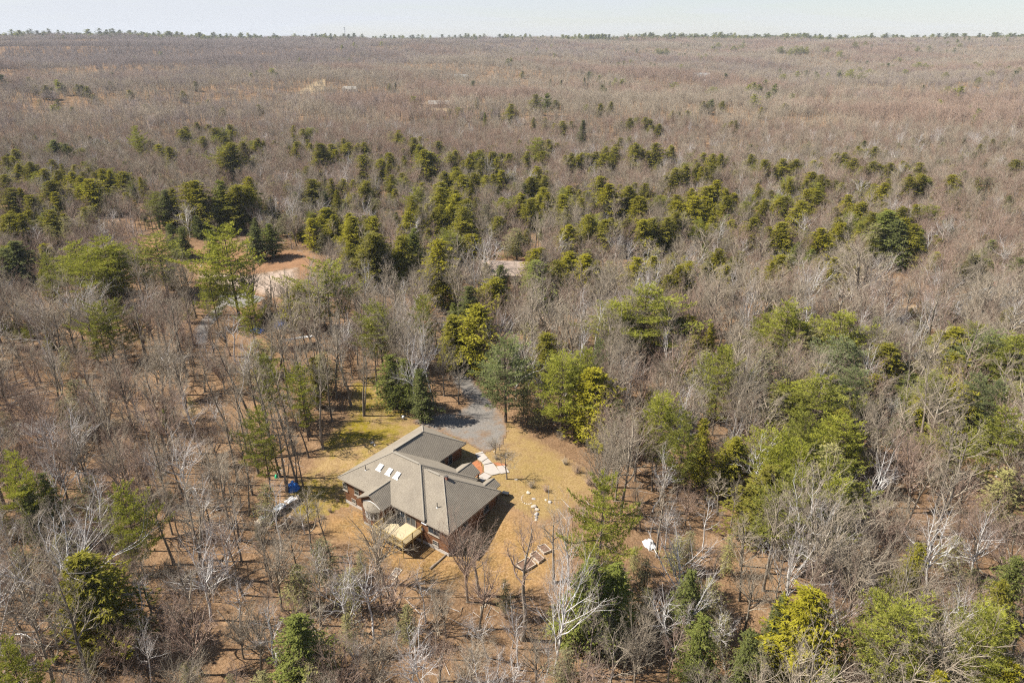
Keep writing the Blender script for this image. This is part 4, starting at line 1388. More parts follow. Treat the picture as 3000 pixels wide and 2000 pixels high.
def roof_facet(pts, name='roof', course=0.165, thick=0.14):
    """One roof plane: a solid slab, with lapped shingle courses laid on it."""
    P = [Vector(L(*p)) for p in pts]
    n = (P[1] - P[0]).cross(P[2] - P[0]).normalized()
    if n.z < 0:
        P = P[::-1]; n = -n
    m = MB(); m.prism(P, thick)
    ob = m.build(name, M['shingle'], house)
    down = Vector((n.x, n.y, 0)).normalized()
    slope = (down - n * down.dot(n)).normalized()        # downhill along the plane
    ds = [slope.dot(p) for p in P]
    lo, hi = min(ds), max(ds)
    c = MB()
    x = hi
    across = n.cross(slope).normalized()
    rr = random.Random(int(abs(lo * 100)))
    while x > lo:
        y = max(x - course, lo)
        strip = clip(clip(P, slope, x, True), slope, y, False)
        if len(strip) >= 3:
            top = []
            for p in strip:
                f = (slope.dot(p) - y) / max(x - y, 1e-4)
                top.append(p + n * (0.004 + 0.026 * f))
            c.face(top)
            low = sorted([q for q in strip if slope.dot(q) > x - 1e-4], key=lambda q: across.dot(q))
            if len(low) >= 2:
                a, b = low[0], low[-1]
                c.face([a + n * 0.002, b + n * 0.002, b + n * 0.03, a + n * 0.03])
        x = y
        if x <= lo + 1e-5:
            break
    sc = c.build('shingle_courses', M['shingle'], ob)
    sc['kind'] = 'stuff'
    return ob


u0, u1, v0, v1 = 0.2, 11.6, 0.3, 17.0
UC = 5.9
ZR = E0 + PS * (UC - u0)
M1, M2 = (UC, v0 + 5.7, ZR), (UC, v1 - 5.7, ZR)
UG, VG = 18.0, 9.55
GV = (v0 + VG) / 2; GZ_ = E0 + PS * (GV - v0)
R1, R2 = (UG - (GV - v0), GV, GZ_), (u1 - (GV - v0), GV, GZ_)
roof_facet([(u0, v0, E0), (u0, v1, E0), M2, M1])
roof_facet([(u0, v0, E0), M1, R2, R1, (UG, v0, E0)])
roof_facet([(UG, v0, E0), R1, (UG, VG, E0)])
roof_facet([(UG, VG, E0), R1, R2, (u1, VG, E0)])
roof_facet([M2, (u1, v1, E0), (u1, VG, E0), R2, M1])
roof_facet([M2, (u0, v1, E0), (u1, v1, E0)])
w0, w1, wv = 0.3, 11.5, 21.1
WZ = E1 + PS * (UC - w0)
N2 = (UC, wv - (UC - w0), WZ)
roof_facet([(w0, 16.4, E1), (w0, wv, E1), N2, (UC, 11.6, WZ)])
roof_facet([(w1, 16.4, E1), (UC, 11.6, WZ), N2, (w1, wv, E1)])
roof_facet([(w0, wv, E1), (w1, wv, E1), N2])


def gable(ua, ub, vc, half, ze, soft=0.0):
    zr = ze + PS * half
    roof_facet([(ua, vc - half, ze), (ub, vc - half, ze), (ub, vc, zr), (ua, vc, zr)])
    roof_facet([(ua, vc + half, ze), (ub, vc + half, ze), (ub, vc, zr), (ua, vc, zr)])
    m = MB(); m.bar(L(ua, vc, zr + 0.03), L(ub, vc, zr + 0.03), 0.075, 5)
    m.build('ridge_cap', M['cap'], house)
    return zr


BZ = gable(-1.5, 3.1, 8.55, 2.45, 2.47)
gable(13.2, 9.3, 14.4, 1.7, 2.44)
gable(12.75, 10.2, 18.95, 1.15, 2.16)
for a, b in ((M1, M2), (M1, (u0, v0, E0)), (M2, (u0, v1, E0)), (M2, (u1, v1, E0)), (R1, R2), (R1, (UG, v0, E0)), (R1, (UG, VG, E0)), (M1, R2), (N2, (w0, wv, E1)), (N2, (w1, wv, E1)), ((UC, 12.3, WZ), N2)):
    m = MB(); m.bar(L(a[0], a[1], a[2] + 0.025), L(b[0], b[1], b[2] + 0.025), 0.085, 5)
    m.build('ridge_cap', M['cap'], house)
# raised ridge vents
for a, b in ((M1, M2), ((UC, 12.6, WZ), (UC, 14.9, WZ)), (R2, (R1[0] - .3, R1[1], R1[2]))):
    m = MB()
    A, B = Vector(L(*a)), Vector(L(*b))
    d = (B - A); k = d.length
    m.box((0, 0, 0.09), (k * 0.92, 0.30, 0.10))
    o = m.build('ridge_vent', M['cap'], house)
    o.location = (A + B) / 2; o.rotation_euler = (0, 0, math.atan2(d.y, d.x))


def wall_run(name, loop, z0, z1, mat, close=True):
    m = MB()
    for i in range(len(loop) if close else len(loop) - 1):
        a, b = loop[i], loop[(i + 1) % len(loop)]
        m.face([L(*a, z0), L(*b, z0), L(*b, z1), L(*a, z1)])
    return m.build(name, mat, house)


main_loop = [(0.75, 0.9), (0.75, 20.5), (11.0, 20.5), (11.0, 8.95), (17.5, 8.95), (17.5, 0.9)]
wall_run('wall', main_loop, -1.45, 2.38, M['cedar'])
fl = [(0.70, 0.85), (0.70, 20.55), (11.05, 20.55), (11.05, 9.0), (17.55, 9.0), (17.55, 0.85)]
wall_run('foundation', fl, -2.4, -1.45, M['concrete'])
m = MB()
for i in range(6):
    a, b = fl[i], fl[(i + 1) % 6]
    m.box(L((a[0] + b[0]) / 2, (a[1] + b[1]) / 2, -1.46), (abs(a[0] - b[0]) + 0.06, abs(a[1] - b[1]) + 0.06, 0.05))
m.build('foundation_ledge', M['concrete'], house)
# bump-out under the front gable
bump = [(0.75, 6.55), (-1.15, 6.55), (-1.15, 10.6), (0.75, 10.6)]
wall_run('wall', bump, -1.45, 2.46, M['cedar'], False)
wall_run('foundation', [(0.72, 6.6), (-1.1, 6.6), (-1.1, 10.55), (0.72, 10.55)], -2.5, -1.45, M['concrete'], False)
m = MB(); m.face([L(-1.15, 6.55, 2.46), L(-1.15, 10.6, 2.46), L(-1.15, 8.57, BZ - 0.25)])
m.build('gable_wall', M['cedar'], house)
# porch posts and gable end at the entry
m = MB(); m.face([L(13.0, 12.95, 2.42), L(13.0, 15.85, 2.42), L(13.0, 14.4, 3.2)])
m.build('gable_wall', M['cedar'], house)
for v in (12.9, 15.9):
    m = MB(); m.box(L(12.95, v, 1.15), (0.14, 0.14, 2.5)); m.build('porch_post', M['trim'], house)
wall_run('wall', [(11.0, 18.1), (12.3, 18.1), (12.3, 19.8), (11.0, 19.8)], -0.6, 2.14, M['cedar'], False)
# fascia and gutters along the eaves
for (a, b, z) in (((u0, v0), (u0, 6.05), E0), ((u0, 11.05), (u0, v1), E0), ((u0, v0), (UG, v0), E0), ((UG, v0), (UG, VG), E0), ((UG, VG), (u1, VG), E0),
                  ((w0, 17.3), (w0, wv), E1), ((w0, wv), (w1, wv), E1), ((w1, wv), (w1, 17.1), E1), ((-1.5, 6.1), (0.2, 6.1), 2.47), ((-1.5, 11.0), (0.2, 11.0), 2.47)):
    m = MB()
    m.box(L((a[0] + b[0]) / 2, (a[1] + b[1]) / 2, z - 0.12), (abs(a[0] - b[0]) + 0.05, abs(a[1] - b[1]) + 0.05, 0.17))
    m.build('fascia', M['greytrim'], house)
m = MB()      # soffit under the eaves, closing the overhang
for (a, b, z) in (((u0, v0), (0.75, v1), E0), ((u0, v0), (UG, 0.9), E0), ((17.5, v0), (UG, VG), E0), ((u1, 8.95), (UG, VG), E0), ((w0, 17.05), (0.75, wv), E1), ((w0, 20.5), (w1, wv), E1), ((11.0, 17.05), (w1, wv), E1), ((11.0, VG), (u1, 17.0), E0)):
    m.box(L((a[0] + b[0]) / 2, (a[1] + b[1]) / 2, z - 0.19 - 0.003 * len(m.v) / 8), (abs(a[0] - b[0]) - 0.01, abs(a[1] - b[1]) - 0.01, 0.03))
m.build('soffit', M['trim'], house)


def window(plane, at, v, z, w, h, out, mull=1, mat='greytrim', name='window', sill=True, bars=0):
    """Window on a wall of the house. plane 'u': wall at u = at, running along v; plane 'v': wall at v = at."""
    fr = MB(); t = 0.075

    def box(dv, dz, sw, sh, d0=0.0, dep=0.07):
        if plane == 'u':
            return (L(at + out * d0, v + dv, z + dz), (dep, sw, sh))
        return (L(v + dv, at + out * d0, z + dz), (sw, dep, sh))
    for dv in (-w / 2, w / 2):
        fr.box(*box(dv, 0, t, h + t, .03))
    for dz in (-h / 2, h / 2):
        fr.box(*box(0, dz, w - t, t, .03))
    for k in range(1, mull):
        fr.box(*box(-w / 2 + w * k / mull, 0, t * .8, h - t, .025))
    o = fr.build(name, M[mat], house)
    for k in range(mull):
        pw = w / mull - t
        p = MB(); p.box(*box(-w / 2 + w * (k + .5) / mull, 0, pw, h - t, .004, .02))
        p.build('pane', M['glass'], o)
        if bars:
            p = MB(); p.box(*box(-w / 2 + w * (k + .5) / mull, 0.0, pw, .045, .02, .03))
            p.build('sash_bar', M[mat], o)
    if sill:
        p = MB(); p.box(*box(0, -h / 2 - .09, w + .2, .07, .06, .16)); p.build('sill', M[mat], o)
    return o


window('u', 0.75, 1.04, 0.86, 0.88, 1.15, -1, bars=1)
window('u', 0.75, 3.45, 1.00, 0.88, 1.15, -1, bars=1)
window('u', 0.75, 2.62, -0.98, 0.82, 0.62, -1, bars=1)
window('u', 0.75, 18.1, 0.92, 1.9, 0.95, -1, 2)
window('u', 0.75, 18.3, -0.86, 0.88, 0.66, -1, bars=1)
window('u', 0.75, 14.0, 0.70, 1.75, 1.30, -1, 2)
window('v', 8.95, 14.75, 1.02, 0.95, 1.75, 1, name='door', sill=False)
window('v', 8.95, 13.0, 1.02, 0.95, 1.75, 1, name='door', sill=False)
window('v', 20.5, 4.2, 0.75, 1.2, 1.1, 1)
window('v', 20.5, 8.8, 0.75, 1.2, 1.1, 1)
m = MB(); m.box(L(0.72, 12.1, 1.02), (0.06, 1.7, 2.05)); dr = m.build('door', M['white'], house)
for k in (-.42, .42):
    p = MB(); p.box(L(0.68, 12.1 + k, 1.02), (0.03, .68, 1.8)); p.build('pane', M['glass'], dr)
m = MB(); m.box(L(11.03, 14.4, 1.0), (0.06, 0.95, 2.1)); m.build('door', M['trim'], house)
m = MB(); m.box(L(17.53, 5.0, 1.05), (0.06, 4.9, 2.2)); gd = m.build('garage_door', M['weath'], house)
for k in range(3):
    p = MB(); p.box(L(17.57, 5.0, 0.45 + k * 0.6), (0.03, 4.7, 0.05)); p.build('door_rib', M['trim'], gd)
# bowed window with its curved shingled awning
bow = [(-1.15 - 0.62 * math.sin(math.pi * k / 5), 7.25 + 2.5 * k / 5) for k in range(6)]
bw = MB()
for z0, z1 in ((0.02, 0.28), (1.55, 1.72)):
    for k in range(5):
        a, b = bow[k], bow[k + 1]
        bw.face([L(*a, z0), L(*b, z0), L(*b, z1), L(*a, z1)])
bw.face([L(*p, 0.02) for p in bow]); bw.face([L(*p, 0.28) for p in bow])
for p in bow:
    bw.box(L(p[0], p[1], 0.9), (0.10, 0.10, 1.32))
bo = bw.build('bow_window', M['white'], house)
for k in range(5):
    a, b = bow[k], bow[k + 1]
    p = MB(); ax, bx_ = (a[0] + 0.02, a[1]), (b[0] + 0.02, b[1])
    p.face([L(*ax, 0.28), L(*bx_, 0.28), L(*bx_, 1.55), L(*ax, 1.55)]); p.build('pane', M['glass'], bo)
aw = MB()
arc = [(7.0 + 3.3 * k / 8, 2.12 + 0.55 * math.sin(math.pi * k / 8)) for k in range(9)]
out = [(-1.15 - 0.18 - 0.75 * math.sin(math.pi * k / 8), 7.0 + 3.3 * k / 8, 1.72) for k in range(9)]
for k in range(8):
    for q in range(4):
        def ip(j, f):
            A = (-1.17, arc[j][0], arc[j][1]); B = out[j]
            return L(A[0] + (B[0] - A[0]) * f, A[1] + (B[1] - A[1]) * f, A[2] + (B[2] - A[2]) * f + 0.02 * (1 - (f * 4 % 1)))
        aw.face([ip(k, q / 4), ip(k + 1, q / 4), ip(k + 1, (q + 1) / 4), ip(k, (q + 1) / 4)])
    aw.face([L(*out[k]), L(*out[k + 1]), L(out[k + 1][0], out[k + 1][1], 1.6), L(out[k][0], out[k][1], 1.6)])
aw.build('awning', M['shingle'], house)
ar = MB()
for k in range(8):
    ar.bar(L(-1.2, arc[k][0], arc[k][1] + .05), L(-1.2, arc[k + 1][0], arc[k + 1][1] + .05), .07, 5)
ar.build('arch_trim', M['white'], house)
# skylights, pipes, box vent, lamp
for vc in (5.72, 7.55, 9.08):
    uc = 3.52
    sk = MB()
    rot = Matrix.Rotation(-math.atan(PS), 4, 'Y')
    T = Matrix.Translation(L(uc, vc, E0 + PS * (uc - u0) + 0.10)) @ rot
    for dx, dy, sx_, sy_ in ((-.42, 0, .09, .74), (.42, 0, .09, .74), (0, -.33, .75, .08), (0, .33, .75, .08)):
        sk.box((dx, dy, 0), (sx_, sy_, .17), mat=T)
    sk.box((-.55, 0, -.04), (.20, .98, .05), mat=T)
    o = sk.build('skylight', M['white'], house)
    g = MB(); g.box((0, 0, .03), (.75, .58, .05), mat=T); g.build('pane', plain('skylight_glass', (.42, .46, .50), .15, .6, .05) if 'skg' not in M else M['skg'], o)
for (u, v, h) in ((2.47, 3.8, 0.75), (2.4, 17.38, 0.78)):
    z = (E0 if v < 17 else E1 - 0.05) + PS * (u - u0)
    p = MB(); p.bar(L(u, v, z - .05), L(u, v, z + h), .06, 8); o = p.build('vent_pipe', M['metal'], house)
    q = MB(); q.bar(L(u, v, z - .02), L(u, v, z + .08), .15, 8, r2=.07); q.build('pipe_boot', M['white'], o)
p = MB(); p.box(L(6.1, 15.9, 5.42), (.34, .34, .5)); o = p.build('vent_box', M['brick'], house)
q = MB(); q.box(L(6.1, 15.9, 5.70), (.42, .42, .06)); q.build('vent_cap', M['metal'], o)
p = MB(); p.box(L(0.66, 16.1, 0.45), (.16, .18, .3)); p.build('wall_lamp', M['white'], house)
p = MB(); p.box(L(-0.1, 17.2, 2.33), (.1, .9, .1)); p.build('downspout', M['white'], house)

# the deck
deck = empty('deck', (HO[0], HO[1], 0.0), HOUSE_A, 'new pale wooden deck with golden railings below the front eaves', 'deck')


def dpart(name, fn, mat, kind=None, parent=None):
    m = MB(); fn(m); o = m.build(name, M[mat], parent or deck)
    if kind: o['kind'] = kind
    return o


D0, D1, DV0, DV1 = -2.95, 0.70, 10.65, 15.95


def boards(m):
    n = 27
    for k in range(n):
        u = D0 + (D1 - D0) * (k + .5) / n
        m.box(L(u, (DV0 + DV1) / 2, -0.03 + 0.004 * ((k * 7) % 3)), ((D1 - D0) / n - .012, DV1 - DV0, .04))


dpart('deck_boards', boards, 'newwood', 'stuff')
for (a, b) in (((D0, DV0), (D0, DV1)), ((D0, DV1), (D1, DV1)), ((D0, DV0), (D1, DV0))):
    dpart('rim_board', lambda m: m.box(L((a[0] + b[0]) / 2, (a[1] + b[1]) / 2, -0.20), (abs(a[0] - b[0]) + .06, abs(a[1] - b[1]) + .06, .28)), 'rail')
    ln = math.hypot(a[0] - b[0], a[1] - b[1])
    dpart('top_rail', lambda m: m.box(L((a[0] + b[0]) / 2, (a[1] + b[1]) / 2, 0.95), (abs(a[0] - b[0]) + .12, abs(a[1] - b[1]) + .12, .045)), 'rail')
    dpart('bottom_rail', lambda m: m.box(L((a[0] + b[0]) / 2, (a[1] + b[1]) / 2, 0.12), (abs(a[0] - b[0]) + .05, abs(a[1] - b[1]) + .05, .05)), 'rail')

    def bal(m):
        n = int(ln / 0.125)
        for k in range(1, n):
            f = k / n
            m.box(L(a[0] + (b[0] - a[0]) * f, a[1] + (b[1] - a[1]) * f, 0.53), (.038, .038, .8))
    dpart('balusters', bal, 'rail', 'stuff')
for u, v in ((D0, DV0), (D0, 12.4), (D0, 14.2), (D0, DV1), (-1.1, DV1), (0.6, DV1), (-1.1, DV0), (0.55, DV0)):
    dpart('post', lambda m: m.box(L(u, v, -0.75), (.11, .11, 3.5)), 'rail')
for k in range(6):
    dpart('step', lambda m: m.box(L(-1.4 + 0.02 * k, DV0 - 0.25 - 0.3 * k, -0.25 - .27 * k), (1.1, .3, .05)), 'newwood')

# flagstone walk and mulch bed by the entry
def Q2(X, Y, dz=0.0):
    return gp(1200 + X / 6.534, 1300 + Y / 6.534)


walk = empty('garden_path', (0, 0, 0))
walk['kind'] = 'structure'; walk['label'] = 'pale flagstone walk curving from the garage to the lawn'
for poly in ([(1250, 200), (1395, 153), (1412, 182), (1270, 216)], [(1275, 224), (1416, 190), (1497, 278), (1385, 352), (1300, 300)], [(1385, 368), (1500, 290), (1577, 370), (1420, 408)],
             [(1420, 420), (1600, 382), (1742, 572), (1580, 612), (1430, 552)], [(1428, 562), (1568, 628), (1475, 696), (1308, 636)], [(1668, 442), (1820, 425), (1912, 555), (1748, 584)], [(1320, 690), (1385, 650), (1450, 700), (1400, 740)]):
    pts3 = [Q2(*p) for p in poly]
    m = MB(); m.prism([(p[0], p[1], p[2] + 0.17) for p in pts3], 0.14)
    m.build('slab', M['slab'], walk)


def b_mulch(t):
    v = t.geo_pos()
    fine = t.noise(6.0, 5, 0.8, v)
    return t.ramp(fine, [(0.28, (0.13, 0.045, 0.022)), (0.52, (0.34, 0.135, 0.062)), (0.74, (0.50, 0.26, 0.14))]), fine


M['bed'] = sheet_mat('mulch_bed', b_mulch, 0.4, 0.8, 1.5)
for poly in ([(1160, 380), (1280, 300), (1390, 370), (1430, 550), (1300, 650), (1180, 640), (1080, 560)], [(1570, 370), (1680, 350), (1900, 395), (1850, 430), (1680, 450), (1610, 400)]):
    sheet('flower_bed', [(1200 + X / 6.534, 1300 + Y / 6.534) for X, Y in poly], M['bed'], 0.13, 'rust coloured mulch bed beside the flagstone walk', 0.25)


# ---------------------------------------------------------------- rocks
def rock_mesh(seed, mat):
    rr = random.Random(seed)
    bm = bmesh.new()
    bmesh.ops.create_icosphere(bm, subdivisions=2, radius=1.0)
    ph = [rr.uniform(0, 6.28) for _ in range(6)]
    for v in bm.verts:
        c = v.co
        k = 1 + 0.16 * math.sin(3 * c.x + ph[0]) + 0.14 * math.sin(3.4 * c.y + ph[1]) + 0.12 * math.sin(4 * c.z + ph[2]) + 0.07 * math.sin(8 * c.x + 7 * c.y + ph[3]) + rr.gauss(0, .035)
        v.co = c * k
        if v.co.z < -0.35: v.co.z = -0.35
    me = bpy.data.meshes.new('rock'); bm.to_mesh(me); bm.free()
    me.materials.append(mat)
    return me


ROCKS = [rock_mesh(k, M['rock'] if k % 3 else M['greyrock']) for k in range(6)]
ROCK_THINGS = []


def rock(sx, sy, w, h=None, label=None, group=None, note=None, rz=None):
    p = gp(sx, sy)
    zc = p[1] * math.cos(PITCH) + CAM_H * math.sin(PITCH)
    s = w * zc / FOC / 2
    o = link(bpy.data.objects.new('rock', ROCKS[rnd.randrange(6)]))
    o.location = (p[0], p[1], p[2] + s * 0.12)
    o.scale = (s, s * rnd.uniform(.65, 1.0), s * rnd.uniform(.5, .75))
    o.rotation_euler = (0, 0, rnd.random() * 6.28 if rz is None else rz)
    ROCK_THINGS.append((o, label, note))
    o['category'] = 'rock'
    if label: o['label'] = label
    return o


def Z4(X, Y):
    return 1240 + X / 5.2275, 1440 + Y / 5.2275


for X, Y, w, lab in ((1605, 18, 15, 'cream boulder at the top of the stone lined garden bed'), (1695, 235, 17, 'large pale boulder where the stone row turns downhill'), (1735, 275, 15, 'long pale boulder lying against the large one in the stone row'),
                     (1738, 345, 17, 'broad pinkish boulder in the middle of the stone row'), (1735, 395, 13, 'mid sized boulder low in the stone row'), (1728, 435, 11, 'small white boulder ending the stone row'),
                     (1690, 110, 12, 'pale stone inside the garden bed under the bare bush'), (1940, 160, 14, 'tan boulder on leafy ground under bare twigs east of the bed'), (1605, 860, 5, 'single white stone on the yard above the raised beds'),
                     (1880, 130, 9, 'small tan stone between the bare bush and the tan boulder')):
    rock(*Z4(X, Y), w, label=lab)
for k in range(9):
    a = 1.2 + k * 0.36
    o = rock(*Z4(1600 + 95 * math.cos(a + 1.2), 110 - 80 * math.sin(a + 1.2)), 6)
    o['label'] = 'small cream edging stone curving round the garden bed'; o['group'] = 'edging stones of the garden bed'
for sx, sy, w, lab in ((1402, 1372, 6, 'round cream stone lying in the rust mulch bed'), (1512, 1405, 11, 'flat tan rock on the lawn past the little tree'), (1091, 1296, 11, 'mossy grey rock on the mossy lawn behind the house'), (1098, 1304, 8, 'smaller grey rock beside the mossy one on the lawn'),
                       (1273, 1190, 10, 'grey rock under the young hemlocks by the driveway'), (1290, 1193, 8, 'pale rock in the little heap beside the driveway'), (1303, 1196, 9, 'whitish rock at the end of the heap beside the driveway'), (1262, 1184, 7, 'dark rock at the mossy end of the driveway heap'),
                       (1376, 1058, 14, 'brown boulder beside the shaded bend of the driveway'), (647, 974, 14, 'top grey boulder of the rock pile by the lane'), (655, 982, 12, 'lower grey boulder of the rock pile by the lane'), (639, 983, 10, 'small boulder of the rock pile by the lane'),
                       (788, 743, 15, 'pale boulder at the far edge of the cleared field'), (800, 742, 9, 'small pale rock at the far edge of the cleared field'), (590, 780, 12, 'flat pale slab of rock on the cleared field'), (769, 1887, 13, 'pointed grey boulder on leaves under the bare trees'),
                       (1195, 1752, 7, 'small pale stone at the lower edge of the yard'), (1448, 1323, 6, 'white stone beside the little tree near the walk')):
    rock(sx, sy, w, label=lab)


# ---------------------------------------------------------------- raised beds, pallets, logs, tarps and the rest of the yard
def quad_world(pts):
    return [gp(*p) for p in pts]


def raised_bed(c, lab):
    P = [Vector(p) for p in quad_world([Z4(*q) for q in c])]
    ctr = sum(P, Vector()) / 4
    root = empty('raised_bed', ctr, 0, lab, 'garden bed', 'raised garden beds in the yard')
    hgt = 0.42
    for i in range(4):
        a, b = P[i] - ctr, P[(i + 1) % 4] - ctr
        d = (b - a); ln = d.length
        for k in range(2):
            m = MB(); m.box((0, 0, 0), (ln + .05, .07, hgt / 2 - .012))
            o = m.build('plank', M['weath'], root)
            mid = (a + b) / 2
            o.location = (mid.x, mid.y, mid.z + hgt * (0.25 + 0.5 * k)); o.rotation_euler = (0, -math.asin(max(-1, min(1, d.z / ln))), math.atan2(d.y, d.x))
    m = MB()
    n = 7
    pts_ = []
    for i in range(n + 1):
        for j in range(n + 1):
            f, g = i / n, j / n
            q = (P[0] * (1 - f) * (1 - g) + P[1] * f * (1 - g) + P[2] * f * g + P[3] * (1 - f) * g) - ctr
            q *= 0.97
            pts_.append((q.x, q.y, q.z + 0.30 + rnd.uniform(-.03, .05)))
    for i in range(n):
        for j in range(n):
            a = i * (n + 1) + j
            m.face([pts_[a], pts_[a + 1], pts_[a + n + 2], pts_[a + n + 1]])
    m.build('soil', M['soil'], root)


raised_bed([(1752, 868), (1850, 970), (1960, 925), (1860, 830)], 'weathered plank raised bed farthest up the yard slope')
raised_bed([(1632, 985), (1770, 1112), (1850, 1050), (1725, 935)], 'weathered plank raised bed in the middle of the three')
raised_bed([(1424, 1135), (1540, 1252), (1725, 1140), (1612, 1030)], 'broad raised bed lowest on the slope behind a dark trunk')

# flat frame of boards lying on the yard
pal = [gp(1000 + x / 2.351, 1333 + y / 2.351) for x, y in ((325, 850), (375, 778), (418, 792), (362, 862))]
ctr = sum((Vector(p) for p in pal), Vector()) / 4
root = empty('wooden_frame', ctr, 0, 'pale board frame filled with stones lying flat on the yard', 'wooden frame')
for i in range(4):
    a, b = Vector(pal[i]) - ctr, Vector(pal[(i + 1) % 4]) - ctr
    d = b - a
    m = MB(); m.box((0, 0, 0), (d.length + .1, .14, .12)); o = m.build('board', M['weath'], root)
    o.location = (a + b) / 2 + Vector((0, 0, .08)); o.rotation_euler = (0, 0, math.atan2(d.y, d.x))
for f in (.34, .66):
    a = (Vector(pal[0]) * (1 - f) + Vector(pal[1]) * f) - ctr; b = (Vector(pal[3]) * (1 - f) + Vector(pal[2]) * f) - ctr
    d = b - a
    m = MB(); m.box((0, 0, 0), (d.length, .10, .1)); o = m.build('board', M['weath'], root)
    o.location = (a + b) / 2 + Vector((0, 0, .08)); o.rotation_euler = (0, 0, math.atan2(d.y, d.x))
m = MB()
for _ in range(120):
    f, g = rnd.random(), rnd.random()
    q = (Vector(pal[0]) * (1 - f) * (1 - g) + Vector(pal[1]) * f * (1 - g) + Vector(pal[2]) * f * g + Vector(pal[3]) * (1 - f) * g) - ctr
    m.box((q.x, q.y, q.z + .05), (.12, .1, .08), rnd.random() * 3)
o = m.build('stones', M['greyrock'], root); o['kind'] = 'stuff'


def log_between(a, b, r, mat='log', name='fallen_log', parent=None, label=None, cat=None, group=None):
    a, b = Vector(a), Vector(b)
    c = (a + b) / 2
    m = MB()
    n = 5
    for k in range(n):
        p = a + (b - a) * k / n - c; q = a + (b - a) * (k + 1) / n - c
        w = Vector((0, 0, 0.03 * math.sin(k * 2.1)))
        m.bar(p + w, q + Vector((0, 0, 0.03 * math.sin((k + 1) * 2.1))), r * (1 - .09 * k), 7, r2=r * (1 - .09 * (k + 1)))
    o = m.build(name, M[mat], parent)
    o.location = c
    return props(o, label, cat, group)


def glog(s0, s1, r, lab, mat='log', group=None):
    a, b = gp(*s0), gp(*s1)
    return log_between((a[0], a[1], a[2] + r), (b[0], b[1], b[2] + r), r, mat, 'fallen_log', None, lab, 'log', group)


glog(Z4(105, 1195), Z4(375, 955), .16, 'straight dark log lying on the yard below the house corner')
LOGS = [((30, 1330), (330, 1245)), ((60, 1390), (260, 1290)), ((10, 1290), (210, 1225)), ((130, 1400), (300, 1330)), ((160, 1300), (390, 1230)), ((40, 1250), (230, 1195)), ((180, 1440), (330, 1360)), ((90, 1345), (380, 1290)), ((20, 1420), (150, 1350))]
root = empty('log_pile', gp(tl(0, 600, (190, 1330))[0][0], tl(0, 600, (190, 1330))[0][1]), 0, 'untidy heap of long grey logs in the leafy woods', 'log pile')
for k, (a, b) in enumerate(LOGS):
    A, B = gp(*tl(0, 600, a)[0]), gp(*tl(0, 600, b)[0])
    o = log_between((A[0], A[1], A[2] + .2 + .12 * (k % 4)), (B[0], B[1], B[2] + .25 + .12 * (k % 3)), rnd.uniform(.13, .22), 'weath' if k % 2 else 'log', 'log', None)
    o.parent = root
    o.matrix_parent_inverse = Matrix.Translation(root.location).inverted()

# the long stack of split firewood with its covers
wa, wb = gp(755, 1543), gp(872, 1466)
d = Vector(wb) - Vector(wa)
root = empty('firewood_stack', ((wa[0] + wb[0]) / 2, (wa[1] + wb[1]) / 2, (wa[2] + wb[2]) / 2), math.atan2(d.y, d.x), 'long low stack of split firewood at the edge of the lawn', 'firewood')
m = MB(); ln = math.hypot(d.x, d.y)
for row in range(5):
    x = -ln / 2 + (row % 2) * .08 + rnd.uniform(0, .5) * (row > 3)
    while x < ln / 2:
        r = rnd.uniform(.07, .11)
        if row == 4 and rnd.random() < .35:
            x += .2
            continue
        for sy in (-.2, .2):
            m.bar((x, sy - .18 + rnd.uniform(-.06, .03), .1 + row * .17), (x + rnd.uniform(-.04, .04), sy + .18 + rnd.uniform(-.06, .06), .1 + row * .17 + rnd.uniform(-.03, .03)), r, 5, rnd.randrange(3))
        x += .2
o = m.build('split_logs', [M['cut'], M['log'], M['weath']], root); o['kind'] = 'stuff'
for x in (-ln / 2 - .1, ln / 2 + .1):
    m = MB(); m.box((x, 0, .45), (.1, .7, 1.0)); m.build('end_post', M['weath'], root)
rzw = math.atan2(d.y, d.x)


def cloth(name, c, sx_, sy_, hgt, mat, lab, cat, rz=0.0, seed=1, droop=0.5, n=13):
    """Crumpled sheet lying over something: a displaced sheet with folded, hanging edges."""
    rr = random.Random(seed)
    ph = [rr.uniform(0, 6.28) for _ in range(8)]
    V, Fq = [], []
    for i in range(n):
        for j in range(n):
            x, y = (i / (n - 1) - .5), (j / (n - 1) - .5)
            e = max(abs(x), abs(y)) * 2
            z = hgt * (1 - droop * e ** 3) + hgt * .16 * math.sin(11 * x + ph[0] + 4 * y) + hgt * .14 * math.sin(13 * y + ph[1] - 5 * x) + hgt * rr.uniform(-.06, .06)
            V.append((x * sx_ * (1 + .1 * math.sin(7 * y + ph[2])), y * sy_ * (1 + .1 * math.sin(7 * x + ph[3])), max(z, .03)))
    for i in range(n - 1):
        for j in range(n - 1):
            a = i * n + j
            Fq.append((a, a + n, a + n + 1, a + 1))
    m = MB(); m.v = V; m.f = Fq; m.mi = [0] * len(Fq)
    o = m.build(name, M[mat])
    md = o.modifiers.new('thickness', 'SOLIDIFY'); md.thickness = .02
    o.location = c; o.rotation_euler = (0, 0, rz)
    return props(o, lab, cat)


def along(f, dz):
    return (wa[0] + (wb[0] - wa[0]) * f, wa[1] + (wb[1] - wa[1]) * f, wa[2] + (wb[2] - wa[2]) * f + dz)


